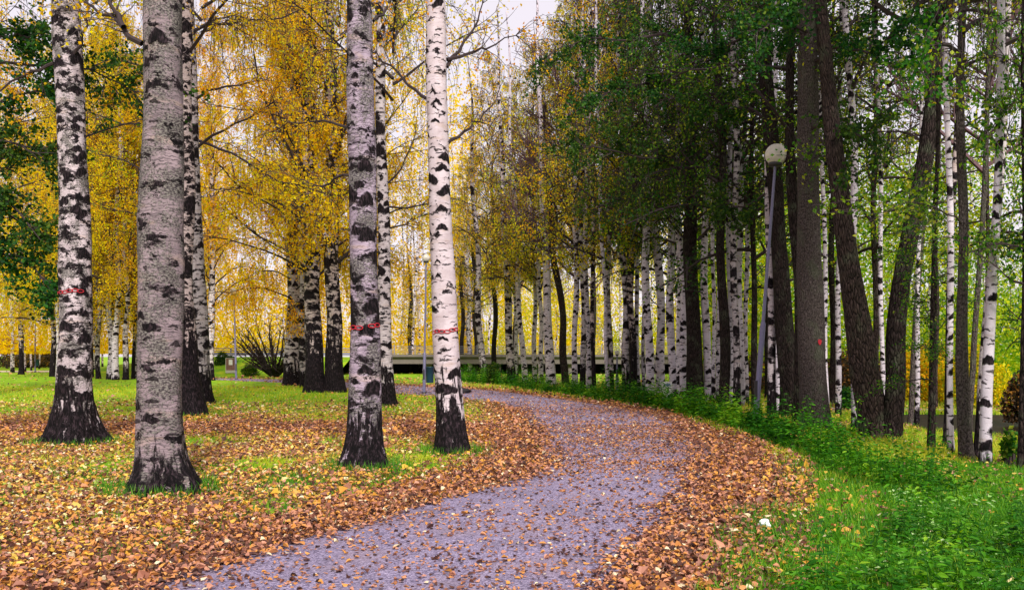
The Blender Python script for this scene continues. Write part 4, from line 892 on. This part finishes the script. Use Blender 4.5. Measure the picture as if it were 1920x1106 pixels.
# ------------------------------------------------------------------ bushes
def bush(name, px, py, wpx, hpx, mat, n, label, leaf=.07, cat='bush', depth=1.0, Y=None, stem=None, z0=.1, core=True):
    Y = Y or gY(py); g = RG(int(px * 7 + py)); w = wpx / 2 / F * Y; h = hpx / F * Y; x = (px - W0) / F * Y
    root = empty(name, (x, Y, 0)); tag(root, label, cat)
    k = 16; c = rdir(g, k); c[:, 2] = np.abs(c[:, 2]); c = c * np.array([w * .62, w * .62 * depth, h * .62]) * g.uniform(.5, 1, (k, 1)); c[:, 2] += h * .12
    idx = g.integers(0, k, n); pos = c[idx] + rdir(g, n) * g.uniform(.4, 1, (n, 1)) ** .5 * np.array([w * .36, w * .36 * depth, h * .3]); pos[:, 2] = np.abs(pos[:, 2]) + z0
    mb = MB(); ax = rdir(g, n); nr = rdir(g, n); nr[:, 2] += .5; mb.leaves(pos, ax, nr, leaf * g.uniform(.6, 1.3, n), leaf * .7, .15, g.uniform(0, 1, n)); link('crown', mb.mesh('crown', M[mat]), root)
    mb = MB()
    for j in range(9):
        tgt = c[j]; pth = np.array([np.array([.06 * cos(j), .06 * sin(j), -.05]) * (1 - t) + tgt * t + np.array([0, 0, .15 * sin(pi * t)]) for t in np.linspace(0, 1, 6)]); mb.tube(pth, np.linspace(.035, .008, 6) if stem is None else np.linspace(stem, .01, 6), 5)
    link('stems', mb.mesh('stems', M['twig']), root); return root
bush('evergreen_bush', 425, 700, 56, 50, 'green', 9000, 'rounded dark evergreen bush beside the info board', .12, Y=63)
bush('bush', 470, 702, 40, 22, 'mid', 4000, 'low yellow-green bush between the info board and the bare bush', .10, Y=59)
bush('bush', 560, 704, 60, 30, 'mid', 5000, 'low green bush at the left foot of the clump of four birches', .10, Y=60)
bush('bush', 925, 722, 34, 50, 'green', 4000, 'leafy dark bush at the foot of the mossy trunk', .09)
bush('bush', 1592, 770, 50, 42, 'green', 5000, 'round green bush behind the densely spotted birch', .07)
bush('dark_bush', 1600, 752, 210, 95, 'rust', 12000, 'wide dark brown bush beyond the track behind the V of trees', .09)
bush('bush', 1720, 757, 170, 120, 'olive', 9000, 'orange-yellow bush right behind the pond', .09)
bush('bush', 1830, 764, 150, 130, 'olive', 8000, 'yellow-orange bush beyond the pond behind the tall white birch', .085)
bush('dark_bush', 1935, 800, 120, 150, 'rust', 12000, 'orange-tinged dark bush at the right edge of the pond', .075)
bush('dark_bush', 1400, 735, 190, 80, 'rust', 9000, 'dark bush deep in the wood behind the leaning lamp', .1)
bush('dark_bush', 1500, 742, 160, 90, 'rust', 9000, 'dark bush in the wood behind the big grey-barked tree', .1)
bush('sapling', 1893, 880, 40, 70, 'mid', 350, 'small green sapling beside the dark trunk at the right edge', .08)
bush('hedge', 60, 689, 260, 36, 'rust', 9000, 'dark reddish hedge along the far left end of the lawn', .22, depth=.4)
bush('pink_tree', 14, 688, 54, 44, 'pink', 2600, 'small pink-leaved tree in front of the far left hedge', .2, 'tree', z0=1.6, Y=93)
def bare_bush():
    g = RG(88); Y = 57.0; root = empty('bare_bush', ((514 - W0) / F * Y, Y, 0)); tag(root, 'big bare many-stemmed bush fanning out under the golden boughs', 'bush'); mb = MB(); tw = MB()
    for i in range(26):
        az = g.uniform(0, 6.28); el = g.uniform(.5, 1.3); d0 = np.array([cos(az) * cos(el), sin(az) * cos(el), sin(el)])
        p, d = branch_path(g, (.1 * cos(az), .1 * sin(az), 0), d0, g.uniform(2.6, 4.4), 8, .0, .08); mb.tube(p, np.linspace(.10, .015, 9), 5)
        for j in range(16):
            a = g.integers(2, 9); sp, sd = branch_path(g, p[a], d0 + rdir(g, 1)[0] * .8, g.uniform(.5, 1.4), 4, .02, .12); tw.tube(sp, np.linspace(.025, .010, 5), 3)
    link('stems', mb.mesh('stems', M['dk']), root); link('twigs', tw.mesh('twigs', M['twig']), root)
bare_bush()
# log pile, boulder, litter
lp = empty('log_pile', G(76, 688)); tag(lp, 'little heap of grey-brown logs lying on the far left lawn', 'logs'); g = RG(2)
for k in range(7):
    mb = MB(); a = g.uniform(-.4, .4); c = np.array([g.uniform(-1.1, .9), g.uniform(-.4, .4), .16 + .2 * (k > 4)]); d = np.array([cos(a), sin(a), .05]) * g.uniform(.7, 1.2)
    mb.tube([c - d, c - d * .98, c, c + d * .98, c + d], [.01, .16, .15, .14, .01], 8); link('log', mb.mesh('log', M['br']), lp)
def blob(name, px, py, r, mat, label, cat, sq=(1, 1, 1), amp=.2, seed=1, z=0):
    g = RG(seed); mb = MB(); th = np.linspace(-pi / 2, pi / 2, 15); ph = np.arange(20) / 20 * 2 * pi
    T, Pp = np.meshgrid(th, ph, indexing='ij'); rr = r * (1 + amp * (np.sin(2 * Pp + 3 * T + seed) * .5 + np.sin(5 * Pp - 4 * T) * .3 * np.cos(T) + g.normal(size=T.shape) * .15 * np.cos(T)))
    v = np.stack([rr * np.cos(T) * np.cos(Pp) * sq[0], rr * np.cos(T) * np.sin(Pp) * sq[1], rr * np.sin(T) * sq[2] + r * sq[2] * .8], -1)
    i = np.arange(14)[:, None] * 20; j = np.arange(20)[None]; j2 = (j + 1) % 20; q = np.stack([i + j, i + j2, i + 20 + j2, i + 20 + j], -1)
    mb.add(v, q); o = link(name, mb.mesh(name, mat, amp < .3), None, G(px, py) + np.array([0, 0, z])); tag(o, label, cat); return o
blob('dark_lump', 866, 738, .28, plain('dark_surface', (.015, .012, .015), .8), 'low dark stone at the path edge just behind the chained white birch', 'lump', (1.2, .8, .45))  # dark thing of unknown kind, built as a low rounded lump
blob('paper_scrap', 1433, 997, .052, plain('crumpled_paper', (.85, .87, .90), .6, var=.04), 'crumpled scrap of white paper lying in the verge grass', 'litter', (1, .8, .75), .45, 4, .035)

# ------------------------------------------------------------------ far wood
def far_wood(name, label, lmat, px0, px1, Y0, Y1, nstr, leafs, ztop, seed, ntr, zlo=2.0, size=.2, gap=None, twig='twig'):
    g = RG(seed); mb = MB()
    Y = g.uniform(Y0, Y1, nstr); px = g.uniform(px0, px1, nstr); x = (px - W0) / F * Y
    hh = ztop * (.55 + .6 * fbm(x * .12, Y * .12, seed))
    z = zlo + (hh - zlo) * g.uniform(0, 1, nstr) ** 1.5
    dn = fbm(x * .35 + 50, z * .22 + 9, seed + 5); k = (dn > .40) | (z < 5)
    if gap is not None:
        pxx = px; pyy = HOR - (z - CH) / Y * F
        for (gx, gy, rx, ry) in gap: k &= ~((((pxx - gx) / rx) ** 2 + ((pyy - gy) / ry) ** 2 < 1) & (g.uniform(size=nstr) < .85))
    x = x[k]; Y = Y[k]; z = z[k]; n = len(x)
    ln = g.uniform(.5, 2.2, n); t = g.uniform(0, 1, (n, leafs))
    pos = np.stack([x[:, None] + g.normal(size=(n, leafs)) * .16, Y[:, None] + g.normal(size=(n, leafs)) * .16, np.maximum(z[:, None] - ln[:, None] * t, zlo * .8)], -1).reshape(-1, 3)
    m = len(pos); ax = rdir(g, m, .6); ax[:, 2] -= .6; rc = np.repeat(np.clip(fbm(x * .3, z * .3, seed + 9), 0, 1), leafs)
    mb.leaves(pos, ax, rdir(g, m), size * g.uniform(.5, 1.3, m), size * .75, .15, np.clip(rc * .9 + g.normal(size=m) * .2 , 0, 1))
    for i in range(ntr):
        Yt = g.uniform(Y0, Y1); xt = (g.uniform(px0, px1) - W0) / F * Yt; h = ztop * g.uniform(.8, 1.15); ln_ = g.normal() * .04
        zz = np.linspace(0, h, 8); p = np.stack([xt + ln_ * zz + .1 * np.sin(zz + i), Yt + 0 * zz, zz], 1)
        r = g.uniform(.07, .15); mb.tube(p, np.linspace(r, .03, 8), 7, 0, 1, None, uvr=r)
        for j in range(26):
            a = g.uniform(.2, 1) * h; az = g.uniform(0, 6.28); el = g.uniform(.5, 1.1); q0 = np.array([xt + ln_ * a, Yt, a])
            sp, _ = branch_path(g, q0, (cos(az) * cos(el), sin(az) * cos(el), sin(el)), g.uniform(1.2, 3.2) * (1.2 - a / h), 4, .06, .1); mb.tube(sp, np.linspace(.035, .012, 5), 3, 0, 2)
    o = link(name, mb.mesh(name, [M[lmat], M['bs'], M[twig]])); tag(o, label, 'woodland', kind='stuff')
far_wood('golden_wood', 'mass of golden birch foliage closing the view behind the left lawn', 'gold', -150, 900, 68, 112, 21000, 8, 34, 300, 70, 2.2, .26, [(485, 430, 60, 60), (40, 200, 90, 230), (470, 240, 50, 60)])
far_wood('olive_wood', 'mass of olive-yellow foliage and bare twigs behind the central birch trunks', 'olive', 800, 1480, 76, 112, 19000, 7, 20, 310, 60, .9, .25, [(1020, 440, 40, 60), (1080, 480, 40, 50)], 'twigp')
far_wood('green_wood', 'mass of yellow-green foliage behind the pond and the right trees', 'lime', 1280, 2150, 32, 70, 26000, 7, 14, 320, 40, 1.0, .17, [(1890, 380, 40, 60), (1840, 100, 60, 130)])

# ------------------------------------------------------------------ sky, sun, camera
w = bpy.data.worlds.new('World'); S.world = w; w.use_nodes = True; nt = w.node_tree; bg = nt.nodes['Background']
SE, SA = radians(40), radians(168)      # elevation, compass direction the light comes from (clockwise from +Y)
sk = nt.nodes.new('ShaderNodeTexSky'); sk.sky_type = 'NISHITA'; sk.sun_disc = False; sk.sun_elevation = SE; sk.sun_rotation = SA; sk.dust_density = 3; sk.air_density = 1.0
mx = nt.nodes.new('ShaderNodeMix'); mx.data_type = 'RGBA'; mx.inputs[0].default_value = .72; mx.inputs[7].default_value = (9.8, 8.8, 9.3, 1)
nt.links.new(sk.outputs[0], mx.inputs[6]); nt.links.new(mx.outputs[2], bg.inputs[0]); bg.inputs[1].default_value = .092
sl = bpy.data.lights.new('sun', 'SUN'); sl.energy = 3.7; sl.angle = radians(9); sl.color = (1, .95, .87)
so = bpy.data.objects.new('sun', sl); COL.objects.link(so)
from mathutils import Vector
dirv = Vector((sin(SA) * cos(SE), cos(SA) * cos(SE), sin(SE))); so.rotation_euler = dirv.to_track_quat('Z', 'Y').to_euler(); so.location = (0, -10, 30)
cam = bpy.data.cameras.new('camera'); co = bpy.data.objects.new('camera', cam); COL.objects.link(co)
co.location = (0, 0, CH); co.rotation_euler = (pi / 2, 0, 0); cam.sensor_width = 36; cam.lens = 36 * F / 1920; cam.shift_y = (HOR - 553) / 1920; cam.clip_end = 2000; cam.clip_start = .05
S.camera = co
S.view_settings.view_transform = 'Standard'; S.view_settings.look = 'None'; S.view_settings.gamma = 1; S.view_settings.use_curve_mapping = False; S.view_settings.exposure = .42
S.cycles.max_bounces = 6; S.cycles.diffuse_bounces = 3; S.cycles.glossy_bounces = 2; S.cycles.transmission_bounces = 3; S.cycles.transparent_max_bounces = 4
S.cycles.sample_clamp_indirect = 6
